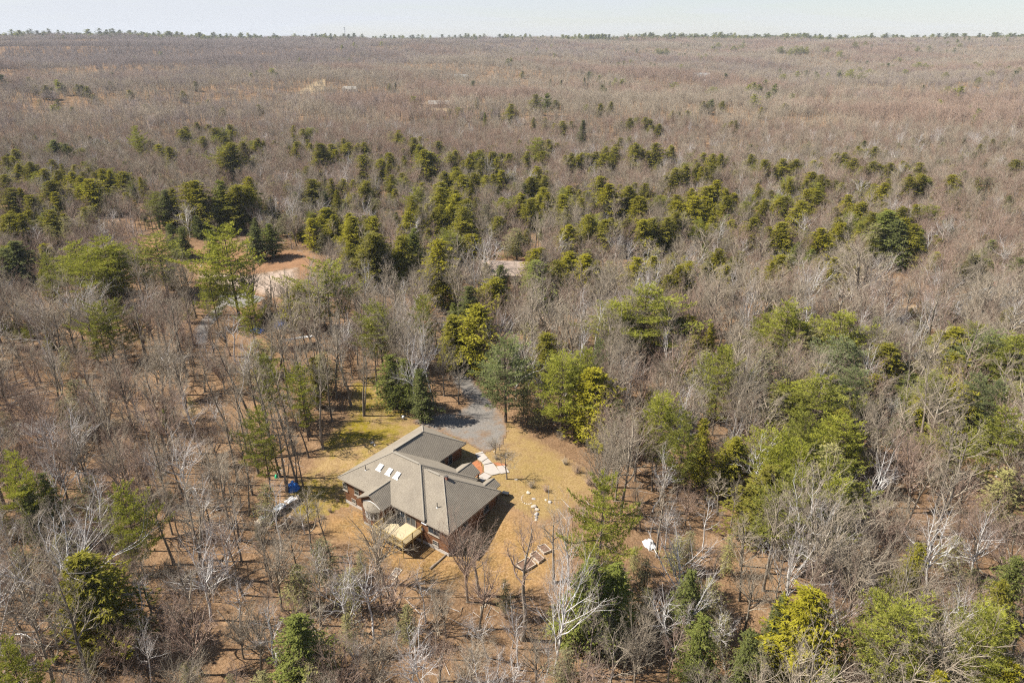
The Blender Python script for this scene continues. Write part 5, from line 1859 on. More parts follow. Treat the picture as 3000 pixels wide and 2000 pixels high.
cloth('tarp', along(.20, .80), ln * .22, 1.0, .22, 'greytarp', 'grey tarp lying over the low end of the firewood stack', 'tarp', rzw, 3)
cloth('tarp', along(.55, .82), ln * .24, 1.15, .26, 'greytarp', 'dark edged grey tarp over the middle of the firewood stack', 'tarp', rzw + .05, 4)
cloth('tarp', along(.83, .80), ln * .20, 1.0, .22, 'whitetarp', 'pale tarp covering the house end of the firewood stack', 'tarp', rzw, 5)
p = gp(858, 1431); cloth('tarp', p, 1.7, 2.0, .95, 'blue', 'bright blue tarp heaped beside the firewood stack', 'tarp', .7, 6, .95)
p = gp(823, 958); cloth('tarp', p, 3.4, 3.0, 1.5, 'bluepale', 'deep blue tarp heaped among bare trees across the driveway', 'tarp', .2, 7, .95)
p = gp(752, 971); cloth('tarp', p, 3.0, 1.6, .8, 'bluepale', 'low strip of deep blue tarp behind a young hemlock', 'tarp', -.2, 8, .95)
p = gp(1903, 1597); cloth('tarp', p, 1.3, 1.9, .6, 'whitetarp', 'crumpled white sheet on the ground beside the big pine trunks', 'sheet', .3, 9, .9)
p = gp(774, 1054); cloth('tarp', p, 3.0, 1.6, .8, 'whitetarp', 'white sheet glimpsed through the soft young hemlock', 'sheet', .4, 10, .9)
p = gp(810, 1397); cloth('bag', p, .5, .8, .4, 'green', 'small bright green bag on leaves near the lawn edge', 'bag', .3, 11, .9, 8)
# long white slanting panel on posts
p = gp(875, 1016)
root = empty('shelter', p, R(24), 'long white slanting panel on short posts among bare trees', 'shelter')
m = MB(); m.box((0, 0, 1.9), (6.2, 2.6, .10), mat=Matrix.Rotation(R(-14), 4, 'X')); m.build('panel', M['whitetarp'], root)
for x in (-2.7, 2.7):
    for y, h in ((-1.0, 2.0), (1.0, 1.5)):
        m = MB(); m.bar((x, y, -.1), (x, y, h), .06, 6); m.build('post', M['greytrim'], root)
# dark bin by the lane
p = gp(553, 945)
root = empty('bin', p, .2, 'black wheeled bin standing beside the shaded lane', 'bin')
m = MB(); m.box((0, 0, .55), (.75, .8, 1.0)); m.build('body', M['black'], root)
m = MB(); m.box((0, 0, 1.1), (.85, .9, .09)); m.build('lid', M['black'], root)
for x in (-.32, .32):
    m = MB(); m.bar((x - .04, .4, .12), (x + .04, .4, .12), .14, 10); m.build('wheel', M['metal'], root)
# white globe on the lawn, beside a bit of driftwood
p = gp(1182, 1228)
root = empty('garden_globe', p, 0, 'white globe ornament on a stub on the mossy lawn', 'ornament')
bm = bmesh.new(); bmesh.ops.create_uvsphere(bm, u_segments=14, v_segments=9, radius=.27)
me = bpy.data.meshes.new('globe'); bm.to_mesh(me); bm.free(); me.materials.append(M['white'])
for q in me.polygons: q.use_smooth = True
o = link(bpy.data.objects.new('globe', me), root); o.location = (0, 0, .45)
m = MB(); m.bar((0, 0, -.05), (0, 0, .22), .14, 8, r2=.10); m.build('stub', M['greyrock'], root)
glog((1176, 1218), (1200, 1223), .12, 'short dark driftwood log beside the white globe on the lawn')
# post by the walk, bench by the wing, pale stump
p = gp(1463, 1319)
root = empty('wooden_post', p, 0, 'short grey wooden post beside the little tree by the walk', 'post')  # plain wooden post, carries no lamp
m = MB(); m.box((0, 0, .6), (.12, .12, 1.3)); m.build('shaft', M['weath'], root)
m = MB(); m.box((0, 0, 1.28), (.18, .18, .08)); m.build('post_cap', M['greytrim'], root)
p = gp(1481, 1450)
root = empty('bench', p, R(-20), 'low weathered wooden bench beyond the wing end of the house', 'bench')
m = MB(); m.box((0, 0, .46), (1.0, .55, .07)); m.build('seat', M['weath'], root)
for x in (-.42, .42):
    m = MB(); m.box((x, 0, .2), (.08, .5, .46)); m.build('leg', M['trim'], root)
p = gp(1474, 1727); root = empty('stump', p, 0, 'short white birch stump standing in the lower yard', 'stump')
m = MB(); m.bar((0, 0, -.1), (.12, .02, 1.0), .12, 8, r2=.07); m.build('stem', M['birch'], root)
m = MB(); m.bar((.12, .02, 1.0), (.16, .03, 1.05), .07, 8, r2=.03); m.build('broken_tip', M['dead'], root)
p = gp(*Z4(1860, 690)); root = empty('stake', p, 0, 'thin dark stake standing above the raised beds', 'stake')
m = MB(); m.bar((0, 0, -.1), (0, 0, 1.9), .035, 6); m.build('shaft', M['metal'], root)
m = MB(); m.bar((-.05, 0, 1.9), (.05, 0, 1.9), .04, 6); m.build('stake_cap', M['metal'], root)
p = gp(1607, 1465); root = empty('stake', p, 0, 'pale thin pole standing in the bare bush by the garden bed', 'stake')
m = MB(); m.bar((0, 0, -.1), (0, 0, 2.4), .035, 6); m.build('shaft', M['galv'], root)
m = MB(); m.bar((-.04, 0, 2.4), (.04, 0, 2.4), .05, 6); m.build('stake_cap', M['galv'], root)


# ---------------------------------------------------------------- other houses and the mast
def far_house(sx, sy, w, dep, wall, roof, rz, lab, hw=2.7, rise=2.0, chim=True, dz=0.0):
    p = gp(sx, sy)
    root = empty('house', (p[0], p[1], p[2]), rz, lab, 'house')
    m = MB()
    X, Y = w / 2, dep / 2
    for a, b in (((-X, -Y), (X, -Y)), ((X, -Y), (X, Y)), ((X, Y), (-X, Y)), ((-X, Y), (-X, -Y))):
        m.face([(*a, -.6), (*b, -.6), (*b, hw), (*a, hw)])
    for x in (-X, X):
        m.face([(x, -Y, hw), (x, Y, hw), (x, 0, hw + rise)])
    m.build('wall', M[wall], root)
    e = .45
    zl = hw - rise * e / Y
    for s in (-1, 1):
        m = MB(); m.prism([(-X - e, s * (Y + e), zl), (X + e, s * (Y + e), zl), (X + e, 0, hw + rise + .02), (-X - e, 0, hw + rise + .02)], .16)
        m.build('roof', M[roof], root)
    for k in range(max(2, int(w / 3.2))):
        x = -X + w * (k + .5) / max(2, int(w / 3.2))
        m = MB(); m.box((x, -Y - .03, hw * .55), (1.1, .06, 1.2)); f = m.build('window', M['white'], root)
        m = MB(); m.box((x, -Y - .07, hw * .55), (.9, .04, 1.0)); m.build('pane', M['glass'], f)
    m = MB(); m.box((-X + .9 + w * .5 / 2, -Y - .04, .95), (.95, .06, 2.0)); m.build('door', M['trim'], root)
    if chim:
        m = MB(); m.box((w * .22, .6, hw + rise), (.7, .7, 1.6)); m.build('chimney', M['brick'], root)
    return root


far_house(1497, 815, 15, 9, 'tanwall', 'tanroof', R(-6), 'house with a broad tan roof deep in the evergreens beyond the driveway', 2.6, 2.3)
far_house(2880, 915, 15, 10, 'greywall', 'greyroof', R(28), 'grey roofed house behind bare birches beside the tan meadow', 3.2, 3.0)
far_house(4, 858, 8, 6, 'tanwall', 'paleroof', R(10), 'pale roofed shed at the edge of the leafy woods', 2.3, 1.6, False)
far_house(1300, 316, 30, 10, 'tanwall', 'paleroof', R(4), 'long tan building behind the row of distant bare trunks', 4.0, 3.0, False)
far_house(2052, 252, 24, 13, 'whitewall', 'greyroof', R(-16), 'far white house with a steep grey roof on the plateau', 5.0, 6.0)
far_house(449, 366, 12, 9, 'tanwall', 'tanroof', R(60), 'small tan gabled house among the mid distant bare trees', 4.2, 3.2)
far_house(1352, 254, 22, 10, 'greywall', 'greyroof', R(-8), 'low grey far house beside the straw coloured clearing', 3.5, 3.2)
far_house(945, 298, 26, 10, 'greywall', 'greyroof', R(3), 'long grey roof half hidden behind the distant tan field', 3.5, 3.0, False)
far_house(1025, 250, 18, 9, 'whitewall', 'paleroof', R(-10), 'little white far house among dark trunks below the ridge', 3.5, 3.0, False)
far_house(700, 240, 22, 9, 'whitewall', 'paleroof', R(8), 'white far building at the end of the distant tan field', 3.2, 2.6, False)
far_house(1640, 297, 14, 9, 'tanwall', 'tanroof', R(20), 'small tan house in bare woods near the dark spruces', 4.5, 3.0)
far_house(1970, 290, 12, 9, 'whitewall', 'paleroof', R(-20), 'small white house in bare woods below the far grey roof', 3.0, 2.6, False)

q = ray(1011, 108); a = math.atan2(q[0], q[1]); rr_ = 2850.0
mx, my = rr_ * math.sin(a), rr_ * math.cos(a)
mz = float(ground_z(mx, my))
mast_h = (CAM_H + rr_ / math.cos(0) * (math.tan(-PITCH + math.atan((1000 - 81) / FOC)))) - mz
mast = empty('radio_mast', (mx, my, mz), .3, 'thin lattice radio mast standing above the far wooded skyline', 'mast')
for k in range(3):
    t_ = k * 2.094
    m = MB(); m.bar((3.0 * math.cos(t_), 3.0 * math.sin(t_), 0), (.9 * math.cos(t_), .9 * math.sin(t_), mast_h), .30, 5); m.build('leg', M['galv'], mast)
m = MB()
for j in range(14):
    z0, z1 = mast_h * j / 14, mast_h * (j + 1) / 14
    r0, r1 = 3.0 - 2.1 * j / 14, 3.0 - 2.1 * (j + 1) / 14
    for k in range(3):
        t0, t1 = k * 2.094, (k + 1) * 2.094
        m.bar((r0 * math.cos(t0), r0 * math.sin(t0), z0), (r1 * math.cos(t1), r1 * math.sin(t1), z1), .12, 4)
m.build('bracing', M['galv'], mast)
for z in (mast_h - 1.0, mast_h - 7.0):
    m = MB()
    for k in range(12):
        t0 = k * math.pi / 6
        m.box((2.6 * math.cos(t0), 2.6 * math.sin(t0), z), (.35, .35, 2.4))
        m.bar((2.6 * math.cos(t0), 2.6 * math.sin(t0), z), (2.6 * math.cos(t0 + .5236), 2.6 * math.sin(t0 + .5236), z), .15, 4)
    m.build('antenna_ring', M['galv'], mast)

# ---------------------------------------------------------------- bushes and little trees of the yard
BUSH = []
for q in range(3):
    B = brush(760 + q, 1.6)
    for _ in range(2):
        B2 = brush(770 + q * 5 + _, 1.5)
        for n_, L_ in B2.s.items(): B.s.setdefault(n_, []).extend(L_)
        B.tips += B2.tips
    w, _ = to_arrays(B)
    V = w[0]
    stem_sel = None
    SB = Segs(); SB.s = B.s
    ws, _ = to_arrays(SB)
    TB = Segs(); TB.tips = B.tips; TB.s = {}
    wt, _ = to_arrays(TB)
    BUSH.append((ws, wt))
for i, (sx, sy, w, mat, lab) in enumerate(((1556, 1428, 26, 'twig', 'broad pale grey bare bush beside the stone lined garden bed'), (1600, 1440, 24, 'redtwig', 'reddish bare bush behind the pale grey one by the garden bed'), (968, 1500, 20, 'redtwig', 'reddish bare bush under the house corner by the lower window'),
                                           (948, 1520, 16, 'twig', 'grey bare bush downhill of the reddish one at the house corner'), (990, 1470, 14, 'redtwig', 'low dark bare bush against the foundation by the corner'), (1455, 1345, 22, 'twig', 'low twiggy bush at the foot of the little tree by the walk'),
                                           (1690, 1385, 34, 'redtwig', 'wide reddish thicket where the lawn meets the big evergreens'), (1655, 1360, 22, 'twig', 'grey bush in front of the golden hemlock at the lawn edge'), (1725, 1420, 30, 'redtwig', 'reddish thicket between the lawn and the broad pine'))):
    p = gp(sx, sy)
    zc = p[1] * math.cos(PITCH) + CAM_H * math.sin(PITCH)
    s = w * zc / FOC / 1.7
    root = empty('bush', p, rnd.random() * 6, lab, 'bush')
    ws, wt = BUSH[i % 3]
    for nm, arr in (('stems', ws), ('twigs', wt)):
        o = link(bpy.data.objects.new(nm, mesh_np(nm, arr[0], tris=arr[1], mats=[M[mat]])), root)
    root.scale = (s, s, min(s, 1.6))

# put the listed and scattered trees into the scene: root, trunk, crown
kinds_n = {}
for t in TREES:
    tm, cm, _, _ = PROTO[t['proto']][t['v']]
    r = empty(t['kind'], (t['x'], t['y'], t['z']), t['rz'])
    r.rotation_euler = Matrix.Rotation(t['lean'], 3, 'Y').to_euler() if t['lean'] else (0, 0, 0)
    if t['lean']:
        r.rotation_euler = (Matrix.Rotation(t['lean'], 3, 'Y') @ Matrix.Rotation(t['rz'], 3, 'Z')).to_euler()
    else:
        r.rotation_euler = (0, 0, t['rz'])
    r.scale = (t['sx'], t['sx'], t['s'])
    a = link(bpy.data.objects.new('trunk', tm), r)
    b = link(bpy.data.objects.new('crown', cm), r)
    t['o'] = r

# ---------------------------------------------------------------- woods past the single trees: instanced, one object each
SRC = {}


def source(name, meshes):
    c = bpy.data.collections.new(name)
    for i, me in enumerate(meshes):
        o = bpy.data.objects.new('%s_%02d' % (name, i), me)
        c.objects.link(o)
    SRC[name] = c
    return c


def scatter(name, coll, pts, rots, scls, idxs, label):
    me = bpy.data.meshes.new(name)
    me.vertices.add(len(pts))
    me.vertices.foreach_set('co', np.asarray(pts, np.float32).ravel())
    for nm, ty, arr, key in (('rot', 'FLOAT_VECTOR', rots, 'vector'), ('scl', 'FLOAT_VECTOR', scls, 'vector')):
        at = me.attributes.new(nm, ty, 'POINT')
        at.data.foreach_set(key, np.asarray(arr, np.float32).ravel())
    at = me.attributes.new('pick', 'INT', 'POINT')
    at.data.foreach_set('value', np.asarray(idxs, np.int32))
    o = props(link(bpy.data.objects.new(name, me)), label, kind='stuff')
    g = bpy.data.node_groups.new(name, 'GeometryNodeTree')
    g.interface.new_socket('Geometry', in_out='INPUT', socket_type='NodeSocketGeometry')
    g.interface.new_socket('Geometry', in_out='OUTPUT', socket_type='NodeSocketGeometry')
    gi, go = g.nodes.new('NodeGroupInput'), g.nodes.new('NodeGroupOutput')
    ci = g.nodes.new('GeometryNodeCollectionInfo')
    ci.inputs['Collection'].default_value = coll
    ci.inputs['Separate Children'].default_value = True
    ci.inputs['Reset Children'].default_value = True
    ip = g.nodes.new('GeometryNodeInstanceOnPoints')

    def attr(nm, ty):
        a = g.nodes.new('GeometryNodeInputNamedAttribute')
        a.data_type = ty
        a.inputs['Name'].default_value = nm
        return a.outputs['Attribute']
    g.links.new(gi.outputs[0], ip.inputs['Points'])
    g.links.new(ci.outputs[0], ip.inputs['Instance'])
    ip.inputs['Pick Instance'].default_value = True
    g.links.new(attr('pick', 'INT'), ip.inputs['Instance Index'])
    er = g.nodes.new('FunctionNodeEulerToRotation')
    g.links.new(attr('rot', 'FLOAT_VECTOR'), er.inputs[0])
    g.links.new(er.outputs[0], ip.inputs['Rotation'])
    g.links.new(attr('scl', 'FLOAT_VECTOR'), ip.inputs['Scale'])
    g.links.new(ip.outputs[0], go.inputs[0])
    md = o.modifiers.new('scatter', 'NODES')
    md.node_group = g
    return o


def whole(tme, cme, name):
    """trunk and crown of a tree as one mesh for the instanced woods"""
    vs, ts, ms, mats = [], [], [], []
    b = 0
    for k, me in enumerate((tme, cme)):
        v = np.empty(len(me.vertices) * 3, np.float32); me.vertices.foreach_get('co', v)
        t = np.empty(len(me.loops), np.int32); me.loops.foreach_get('vertex_index', t)
        vs.append(v.reshape(-1, 3)); ts.append(t.reshape(-1, 3) + b); b += len(vs[-1])
        ms.append(np.full(len(ts[-1]), k, np.int32)); mats.append(me.materials[0])
    return mesh_np(name, np.concatenate(vs), tris=np.concatenate(ts), mats=mats, midx=np.concatenate(ms))


mids, mid_h = [], []
MIX = [('bare_tree', i) for i in range(6)] + [('maple_tree', i) for i in range(4)] + [('birch_tree', i) for i in range(5)]
for k, i in MIX:
    t, c, h, w = PROTO[k][i]
    mids.append(whole(t, c, 'wood_tree')); mid_h.append(h)
mid_src = source('wood_trees', mids)
MIXI = {}
for n, (k, i) in enumerate(MIX):
    MIXI.setdefault(k, []).append(n)

pts, rots, scls, ids = [], [], [], []


def add_mid(k, x, y, h):
    i = rnd.choice(MIXI[k])
    s = h / mid_h[i]
    pts.append((x, y, float(ground_z(x, y)))); rots.append((rnd.gauss(0, .04), rnd.gauss(0, .04), rnd.random() * 6.28))
    q = s * rnd.uniform(.95, 1.35)
    scls.append((q, q, s)); ids.append(i)


for k, x, y, h in EXTRA:
    add_mid(k, x, y, h)
SP = 4.6
MID_R = 560
for i in range(int(-MID_R * 0.85 / SP), int(MID_R * 0.85 / SP)):
    for j in range(int(100 / SP), int(MID_R / SP)):
        x = (i + rnd.random()) * SP; y = (j + rnd.random()) * SP
        r = math.hypot(x, y)
        if y < NEAR_R or r > MID_R or not in_view(x, y, 1.1) or grid.near(x, y, 2.4) or blocked(x, y) or shown(x, y, 10, 0.15):
            continue
        u = rnd.random()
        red = 0.5 + 0.5 * math.sin(x * 0.013 + 2) * math.sin(y * 0.017 + 1)
        k = 'maple_tree' if u < 0.2 + 0.4 * red else ('birch_tree' if u > 0.93 else 'bare_tree')
        add_mid(k, x, y, rnd.uniform(7, 12.5))
scatter('distant_woods', mid_src, pts, rots, scls, ids, 'leafless grey and reddish woods behind the nearer trees')
print('mid woods', len(pts))

# far slopes: clumps of simpler leafless trees
clumps = []
for c in range(9):
    cv, ct, cm_ = [], [], []
    b = 0
    red = c % 3
    for q in range(8):
        TRq, CRq = broadleaf(900 + c * 10 + q, rnd.uniform(10, 15), rnd.choice(('maple', 'slim', 'maple', 'vase')), 1)
        w1, _ = to_arrays(TRq); w2, _ = to_arrays(CRq)
        off = np.array([rnd.uniform(-9, 9), rnd.uniform(-9, 9), 0])
        for n, (v, t_) in enumerate((w1, w2)):
            cv.append(v + off); ct.append(t_ + b); b += len(v)
            cm_.append(np.full(len(t_), n * (1 + red), np.int32))
    clumps.append(mesh_np('wood_clump', np.concatenate(cv), tris=np.concatenate(ct), mats=[M['bark'], M['twig'], M['redtwig'], M['mauvetwig']], midx=np.concatenate(cm_)))
clump_src = source('wood_clumps', clumps)
pts, rots, scls, ids = [], [], [], []


def ang_(x, y):
    return math.atan2(x, y)


SP = 14.5
FAR_R = 3150
for j in range(int(300 / SP), int(FAR_R / SP)):
    for i in range(int(-FAR_R * 0.8 / SP), int(FAR_R * 0.8 / SP)):
        x = (i + rnd.random()) * SP; y = (j + rnd.random()) * SP
        r = math.hypot(x, y)
        if r < MID_R or r > FAR_R or abs(x) > y * 0.80 + 20:
            continue
        band = math.sin(r * .0115 + 2.2 * math.sin(ang_(x, y) * 5) + 1.5 * math.sin(ang_(x, y) * 13))
        if rnd.random() < 0.16 + 0.22 * band:
            continue
        if blocked(x, y) or (rnd.random() < 0.75 and any(pin(x, y, q) for q in HALF)):
            continue
        pts.append((x, y, float(ground_z(x, y)))); rots.append((0, 0, rnd.random() * 6.28))
        nz = math.sin(x * .011 + 1.3 * math.sin(y * .0045)) * math.sin(y * .0062 + 1.1 * math.sin(x * .0037)) + .5 * math.sin(x * .031 + y * .017)
        s = rnd.uniform(.8, 1.2) * (1 + .18 * nz)
        scls.append((s * 1.1, s * 1.1, s))
        ang = math.atan2(x, y)
        mv = float(sstep(1250, 1650, r)) * float(sstep(.12, -.25, ang)) + .35 * math.sin(x * .006 + y * .0024 + 2)
        e = rnd.gauss(0, .28)
        c_ = 2 if mv + e > .42 else 1 if nz + e > .30 else 0
        ids.append(c_ + 3 * rnd.randrange(3))
scatter('far_woods', clump_src, pts, rots, scls, ids, 'hazy grey brown leafless woods covering the far slopes')
print('far clumps', len(pts))

# evergreens beyond the limit of single objects: companions of the listed ones and low understorey
evm, evmh = [], []
EVI = {}
for k, n in (('hemlock_tree', 5), ('gold', 3), ('soft', 3), ('darkhem', 3), ('pine_tree', 5)):
    for i in range(n):
        t, c, h, w = PROTO[k][i]
        EVI.setdefault(k, []).append(len(evm))
        evm.append(whole(t, c, 'wood_evergreen')); evmh.append(h)
evm_src = source('wood_evergreens', evm)
pts, rots, scls, ids = [], [], [], []


def add_ev(k, x, y, h, wide=1.2):
    i = rnd.choice(EVI[k])
    s = h / evmh[i]
    pts.append((x, y, float(ground_z(x, y)))); rots.append((rnd.gauss(0, .03), rnd.gauss(0, .03), rnd.random() * 6.28))
    q = s * wide * rnd.uniform(.9, 1.2)
    scls.append((q, q, s)); ids.append(i)


for t in list(TREES):
    r0 = math.hypot(t['x'], t['y'])
    if t['kind'] == 'pine_tree' and 60 < r0 < 170 and t['x'] > 25:
        for _ in range(2):
            a = rnd.random() * 6.28; d = rnd.uniform(4, 8)
            x, y = t['x'] + d * math.cos(a), t['y'] + abs(d * math.sin(a))
            if not blocked(x, y, 1) and not shown(x, y, 10, .05):
                add_ev(rnd.choice(('pine_tree', 'pine_tree', 'hemlock_tree', 'soft')), x, y, t['h'] * rnd.uniform(.6, .95), 1.25)
    if t['kind'] in ('hemlock_tree', 'young_hemlock') and 165 < r0 < 620:
        for _ in range(rnd.choice((2, 3, 4, 5))):
            a = rnd.random() * 6.28; d = rnd.uniform(3.5, 13)
            x, y = t['x'] + d * math.cos(a), t['y'] + abs(d * math.sin(a)) * .8
            if not blocked(x, y) and not shown(x, y, 10, .1):
                add_ev(rnd.choice(('hemlock_tree', 'hemlock_tree', 'gold', 'gold', 'pine_tree', 'soft')), x, y, t['h'] * rnd.uniform(.6, 1.0), 1.4)
for _ in range(6500):
    y = rnd.uniform(80, 430); x = rnd.uniform(-300, 300)
    if not in_view(x, y) or blocked(x, y, .5):
        continue
    east = float(sstep(-30, 40, x)) if y < 190 else 0.75
    clump = math.sin(x * .045 + 1) * math.sin(y * .05 + .5 * math.sin(x * .03))
    if rnd.random() > (.22 + .75 * east) * (.35 + .8 * max(clump, 0)):
        continue
    h = rnd.uniform(2.5, 9.0)
    if not shown(x, y, h, .1) and not grid.near(x, y, 1.5):
        add_ev(rnd.choice(('soft', 'soft', 'hemlock_tree', 'darkhem')), x, y, h, 1.35)
scatter('evergreen_woods', evm_src, pts, rots, scls, ids, 'small and half hidden evergreens among the leafless trees')
print('evergreen fill', len(pts))

# evergreens on and below the skyline, too many and too small to single out
evs = []
for q in range(5):
    TRq, CRq = conifer(960 + q, 16, 'pine', 1)
    w1, _ = to_arrays(TRq); _, l2 = to_arrays(CRq)
    V, T, I = merge([(w1, 0), (l2, 1)])
    evs.append(mesh_np('ridge_pine', V, tris=T, mats=[M['pinebark'], M['pine'] if q % 2 else M['spruce']], midx=I))
ev_src = source('ridge_pines', evs)
pts, rots, scls, ids = [], [], [], []
for _ in range(5200):
    a = rnd.uniform(-0.66, 0.66)
    r = rnd.gauss(2820, 90)
    dens = 0.35 + 0.65 * float(sstep(0.05, 0.12, a)) + 0.45 * float(sstep(-0.18, -0.35, a)) * (0.5 + 0.5 * math.sin(a * 25))
    dens *= 0.45 + 0.55 * math.sin(a * 37 + 1) ** 2
    if rnd.random() > dens or r > 3150:
        continue
    x, y = r * math.sin(a), r * math.cos(a)
    pts.append((x, y, float(ground_z(x, y)))); rots.append((0, 0, rnd.random() * 6.28))
    s = rnd.uniform(.7, 1.1) if rnd.random() < .8 else rnd.uniform(1.2, 1.75)
    scls.append((s * 1.45, s * 1.45, s)); ids.append(rnd.randrange(5))
for _ in range(1500):
    a = rnd.uniform(-0.66, 0.66); r = rnd.uniform(600, 2750)
    if rnd.random() > (0.3 + 0.7 * (a > 0.1)) * max(0, math.sin(a * 31 + r * .004) * math.sin(r * .0075 + 3 * a)):
        continue
    x, y = r * math.sin(a), r * math.cos(a)
    pts.append((x, y, float(ground_z(x, y)))); rots.append((0, 0, rnd.random() * 6.28))
    s = rnd.uniform(.6, 1.1)
    scls.append((s * 1.2, s * 1.2, s)); ids.append(rnd.randrange(5))
scatter('skyline_woods', ev_src, pts, rots, scls, ids, 'dark evergreens thick along the skyline ridge')

# thin bushes and fallen sticks on the forest floor
brs = []
for q in range(6):
    B = brush(700 + q, rnd.uniform(1.4, 2.8))
    w, _ = to_arrays(B)
    brs.append(mesh_np('brush', w[0], tris=w[1], mats=[M['redtwig'] if q % 2 else M['twig']]))
for q in range(4):
    Q = Segs()
    for _ in range(7):
        x, y, a = rnd.gauss(0, 1.2), rnd.gauss(0, 1.2), rnd.random() * 6.28
        L = rnd.uniform(.8, 3.2)
        Q.seg((x, y, .05), (x + math.cos(a) * L, y + math.sin(a) * L, rnd.uniform(.05, .35)), rnd.uniform(.02, .06), .012, 4)
    w, _ = to_arrays(Q)
    brs.append(mesh_np('sticks', w[0], tris=w[1], mats=[M['bark'] if q % 2 else M['dead']]))
br_src = source('brush', brs)
pts, rots, scls, ids = [], [], [], []
for _ in range(9000):
    y = rnd.uniform(40, 230); x = rnd.uniform(-190, 190)
    if not in_view(x, y, 1.08) or blocked(x, y, 0.5):
        continue
    if rnd.random() > 0.45 + 0.55 * math.sin(x * 0.09 + math.sin(y * 0.05)) * math.sin(y * 0.08):
        continue
    pts.append((x, y, float(ground_z(x, y)))); rots.append((0, 0, rnd.random() * 6.28))
    s = rnd.uniform(.6, 1.35)
    scls.append((s, s, s * rnd.uniform(.7, 1.1))); ids.append(rnd.randrange(10))
scatter('undergrowth', br_src, pts, rots, scls, ids, 'thin leafless bushes and fallen sticks on the leafy forest floor')
print('undergrowth', len(pts))
print('TRIS', sum(len(m.polygons) for m in bpy.data.meshes))


# ---------------------------------------------------------------- thin haze over the valley
m = MB()
zb, zt = -24.0, 118.0
m.box((0, (gy[0] + gy[-1]) / 2, (zb + zt) / 2), (gx[-1] - gx[0] + 20, gy[-1] - gy[0] + 20, zt - zb))
me = bpy.data.meshes.new('haze')
me.from_pydata(m.v, [], m.f)
hm = bpy.data.materials.new('haze'); hm.use_nodes = True
hn = hm.node_tree.nodes; hn.clear()
pv = hn.new('ShaderNodeVolumePrincipled')
pv.inputs['Color'].default_value = (0.80, 0.86, 0.95, 1)
pv.inputs['Density'].default_value = 0.00007
hout = hn.new('ShaderNodeOutputMaterial')
hm.node_tree.links.new(pv.outputs[0], hout.inputs['Volume'])
me.materials.append(hm)
ho = props(link(bpy.data.objects.new('haze', me)), 'thin pale haze over the far woods', kind='stuff')


# ---------------------------------------------------------------- what each tree is called
def gxy(sx, sy):
    p = gp(sx, sy)
    return float(p[0]), float(p[1])


MARKS = [(n, gxy(*q)) for n, q in (
    ('the garage end of the house', (1290, 1240)), ('the wooden deck', (1150, 1580)), ('the raised beds', (1555, 1640)), ('the firewood stack', (813, 1505)), ('the bright blue tarp', (858, 1425)),
    ('the flagstone walk', (1440, 1380)), ('the pale boulder row', (1572, 1500)), ('the shaded driveway bend', (1360, 1060)), ('the crumpled white sheet', (1903, 1597)), ('the flat board frame', (1157, 1678)),
    ('the heap of grey logs', (80, 1165)), ('the gravel pad', (800, 820)), ('the black bin', (553, 945)), ('the deep blue tarp', (823, 958)), ('the white slanting panel', (875, 1012)), ('the grey roofed house', (2880, 915)),
    ('the tan roofed house', (1497, 810)), ('the tan meadow', (2700, 895)), ('the pale roofed shed', (6, 858)), ('the rust brown field', (720, 740)), ('the grey track', (60, 1255)), ('the tan grass track', (450, 1210)),
    ('the rock pile by the lane', (648, 978)), ('the white garden globe', (1182, 1228)), ('the wing end of the house', (1480, 1560)), ('the mossy lawn edge', (960, 1180)), ('the small green bag', (810, 1397)),
    ('the white birch stump', (1474, 1727)), ('the pointed grey boulder', (769, 1887)), ('the long tan building', (1300, 316)), ('the far white house', (2052, 252)), ('the small tan gabled house', (449, 366)),
    ('the low grey far house', (1352, 254)), ('the long grey roof', (945, 298)), ('the small tan house', (1640, 297)), ('the small white house', (1970, 290)), ('the far straw field', (2430, 308)))]
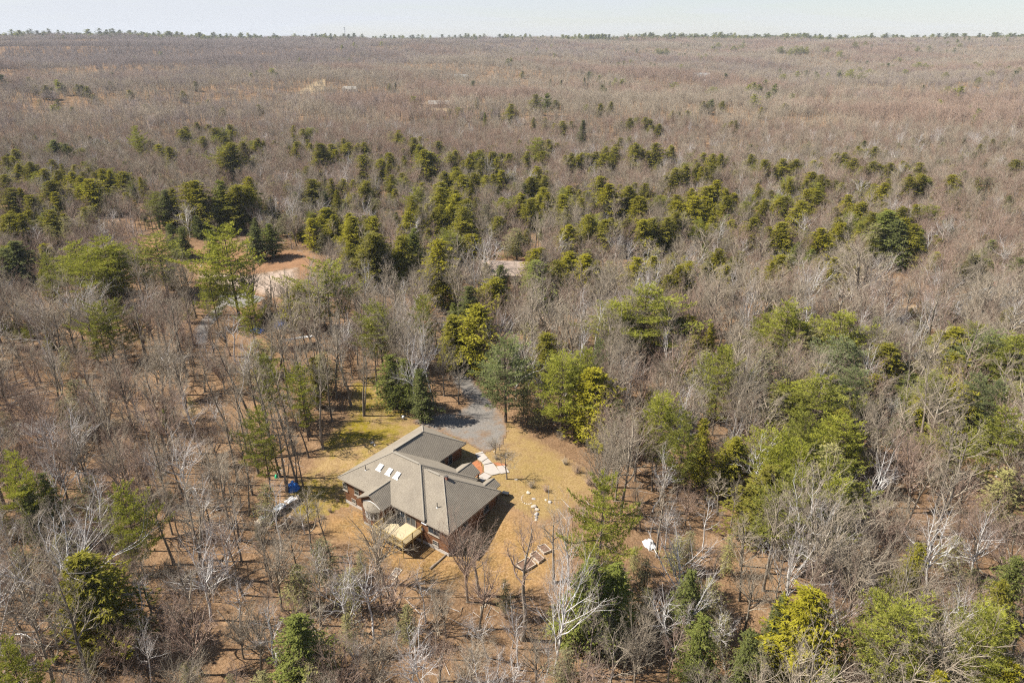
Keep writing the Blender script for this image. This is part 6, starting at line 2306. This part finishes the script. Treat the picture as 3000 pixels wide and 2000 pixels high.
# trees with a label of their own, found by where their tip shows
OWN = [((1650, 1038), 'pine_tree', 'bright feathery green pine standing over the golden hemlock at the lawn edge'), ((1736, 1081), 'hemlock_tree', 'dense golden green hemlock rooted at the lawn edge past the driveway'),
       ((1481, 996), 'pine_tree', 'bluish green pine with a bare lower trunk beside the driveway'), ((1770, 1393), 'pine_tree', 'full dark green pine between the boulders and the white sheet'),
       ((655, 668), 'pine_tree', 'tallest open crowned pine rising in front of the rust brown field'), ((455, 692), 'pine_tree', 'tiered spreading pine in front of the near end of the rust brown field'),
       ((949, 770), 'pine_tree', 'big layered pine above the white slanting panel'), ((1893, 838), 'pine_tree', 'broad solitary olive pine uphill of the bare woods beyond the lawn'),
       ((2383, 1728), 'hemlock_tree', 'bright yellow hemlock low among white birches at the bottom edge'), ((1708, 353), 'spruce_tree', 'narrow lone spruce taller than all around it in the far woods'),
       ((1281, 893), 'hemlock_tree', 'yellowish hemlock beyond the birches and the driveway mouth'), ((1230, 1080), 'hemlock_tree', 'low dark hemlock in the clump left of no lawn, beside the driveway mouth'),
       ((221, 2000 - 369), 'hemlock_tree', 'wide olive hemlock with visible bare limbs near the bottom corner'), ((1408, 893), 'hemlock_tree', 'deep green hemlock shading the inner driveway bend'),
       ((2604, 617), 'hemlock_tree', 'darkest hemlock of the grove above the tan meadow'), ((642, 527), 'hemlock_tree', 'narrow dark hemlock in the row behind the rust brown field'),
       ((393, 370), 'pine_tree', 'tall narrow pine standing out of the far leafless woods'), ((2315, 889), 'pine_tree', 'bright upright pine with lit tiers among leafless trees'),
       ((1697, 1609), 'birch_tree', 'large white birch with long sweeping limbs below the raised beds'), ((1183, 952), 'birch_tree', 'curving white birch at the driveway mouth behind the garage'),
       ((1249, 923), 'birch_tree', 'second white birch, behind the curving one at the driveway mouth'), ((1506, 1494), 'maple_tree', 'forked dark trunked tree standing in front of the raised beds'),
       ((1370, 1473), 'maple_tree', 'many stemmed reddish tree in front of the wing end of the house'), ((1106, 1490), 'bare_tree', 'wide grey leafless tree right in front of the deck'),
       ((1442, 1275), 'bare_tree', 'small spreading leafless tree beside the wooden post at the walk'), ((1484, 1313), 'bare_tree', 'small round headed leafless tree on the lawn side of the walk'),
       ((2340, 1562), 'birch_tree', 'fan shaped white birch above the yellow hemlock'), ((2663, 1780), 'birch_tree', 'wide low fan of white birch limbs near the bottom edge'), ((2757, 1132), 'birch_tree', 'spreading white birch fan in a gap between the pines')]
OWN[11] = (OWN[11][0], OWN[11][1], 'low dark hemlock in the little clump beside the driveway mouth')
done = set()
for (sx, sy), kind, lab in OWN:
    best, bd = None, 1e9
    for t in TREES:
        if t['kind'] != kind or id(t) in done:
            continue
        tx = t['x'] + math.sin(t['lean']) * t['h']
        q = proj((tx, t['y'], t['z'] + t['h']))
        e = math.hypot(q[0] - sx, q[1] - sy)
        if e < bd: best, bd = t, e
    if best is not None and bd < 90:
        done.add(id(best)); best['label'] = lab
        if kind in ('pine_tree', 'hemlock_tree', 'spruce_tree', 'birch_tree'):
            MARKS.append(('the ' + lab, (best['x'], best['y'])))
SHORT = {}
for i, (n, p) in enumerate(MARKS):
    w = n.split()
    SHORT[i] = n if len(w) <= 6 else None
MARKS = [m for i, m in enumerate(MARKS) if SHORT[i]]
MARKS += [(n, (t['x'], t['y'])) for t in TREES if t.get('label') for k, n in (
    ('golden green hemlock rooted', 'the golden lawn hemlock'), ('bluish green pine with', 'the bluish driveway pine'), ('full dark green pine', 'the full dark green pine'), ('tallest open crowned', 'the tallest field pine'), ('tiered spreading', 'the tiered spreading pine'),
    ('big layered pine', 'the big layered pine'), ('broad solitary olive', 'the solitary olive pine'), ('bright yellow hemlock low', 'the bright yellow hemlock'), ('narrow lone spruce', 'the narrow lone spruce'), ('wide olive hemlock', 'the wide olive hemlock'),
    ('darkest hemlock of', 'the darkest grove hemlock'), ('narrow dark hemlock in the row', 'the narrow dark row hemlock'), ('tall narrow pine standing', 'the tall narrow pine'), ('bright upright pine', 'the bright upright pine'), ('large white birch with long', 'the sweeping white birch'),
    ('fan shaped white birch', 'the fan shaped birch'), ('wide low fan', 'the wide low birch fan'), ('spreading white birch fan', 'the spreading birch fan'), ('forked dark trunked', 'the forked dark trunk'), ('yellowish hemlock beyond', 'the yellowish hemlock')) if k in t['label']]
PH = dict(bare_tree='grey leafless tree', maple_tree='reddish leafless tree', birch_tree='white birch', dead_tree='bleached dead tree', pine_tree='green pine', bluepine='bluish pine', hemlock_tree='olive hemlock', gold='golden hemlock',
          darkhem='dark hemlock', spruce_tree='dark spruce', soft='soft young hemlock')
GR = dict(bare_tree='grey leafless trees of the near woods', maple_tree='reddish leafless trees of the near woods', birch_tree='white birches in the woods', dead_tree='bleached dead trees', pine_tree='pines scattered through the woods',
          hemlock_tree='hemlocks scattered through the woods', young_hemlock='young hemlocks under the leafless trees', spruce_tree='dark pointed spruces in the far woods')
CT = dict(bare_tree='tree', maple_tree='tree', birch_tree='birch', dead_tree='dead tree', pine_tree='pine', hemlock_tree='hemlock', young_hemlock='hemlock', spruce_tree='spruce')
ORD = ['', 'second', 'third', 'fourth', 'fifth', 'sixth', 'seventh', 'eighth', 'ninth', 'tenth', 'eleventh', 'twelfth', 'thirteenth', 'fourteenth', 'fifteenth', 'sixteenth', 'seventeenth', 'eighteenth', 'nineteenth', 'twentieth', 'twentyfirst', 'twentysecond', 'twentythird', 'twentyfourth', 'twentyfifth', 'twentysixth', 'twentyseventh', 'twentyeighth', 'twentyninth', 'thirtieth', 'thirtyfirst', 'thirtysecond', 'thirtythird', 'thirtyfourth']
classes = {}
for t in TREES:
    if t.get('label'):
        continue
    bm_, bd = None, 1e9
    for n, (x, y) in MARKS:
        d = math.hypot(t['x'] - x, t['y'] - y)
        if d < bd and d > .5: bm_, bd = (n, x, y), d
    dx, dy = t['x'] - bm_[1], t['y'] - bm_[2]
    if abs(dx) > abs(dy):
        relw = 'on the sunny side of' if dx < 0 else 'on the shady side of'
    else:
        relw = 'behind' if dy > 0 else 'in front of'
    classes.setdefault((t['proto'], relw, bm_[0]), []).append((bd, t))
for (pr, relw, mark), L_ in classes.items():
    L_.sort(key=lambda e: e[0])
    for k, (d, t) in enumerate(L_):
        size = 'tall' if t['h'] > 14 else 'low' if t['h'] < 7 else 'medium'
        form = 'broad' if t['w'] > t['h'] * .62 else 'slender' if t['w'] < t['h'] * .38 else ''
        o_ = ORD[k] if k < len(ORD) else 'outlying'
        head = ' '.join(w for w in (size, form, PH[pr]) if w)
        lb = head + (', %s one ' % o_ if o_ else ', first one ') + relw + ' ' + mark
        if len(lb.replace(',', '').split()) > 16:
            lb = lb.replace('medium ', '', 1)
        if len(lb.replace(',', '').split()) > 16:
            lb = lb.replace(form + ' ', '', 1) if form else lb
        if len(lb.replace(',', '').split()) > 16:
            lb = lb.replace(' one ', ' ', 1)
        t['label'] = lb
for t in TREES:
    props(t['o'], t['label'], CT[t['kind']], GR[t['kind']])
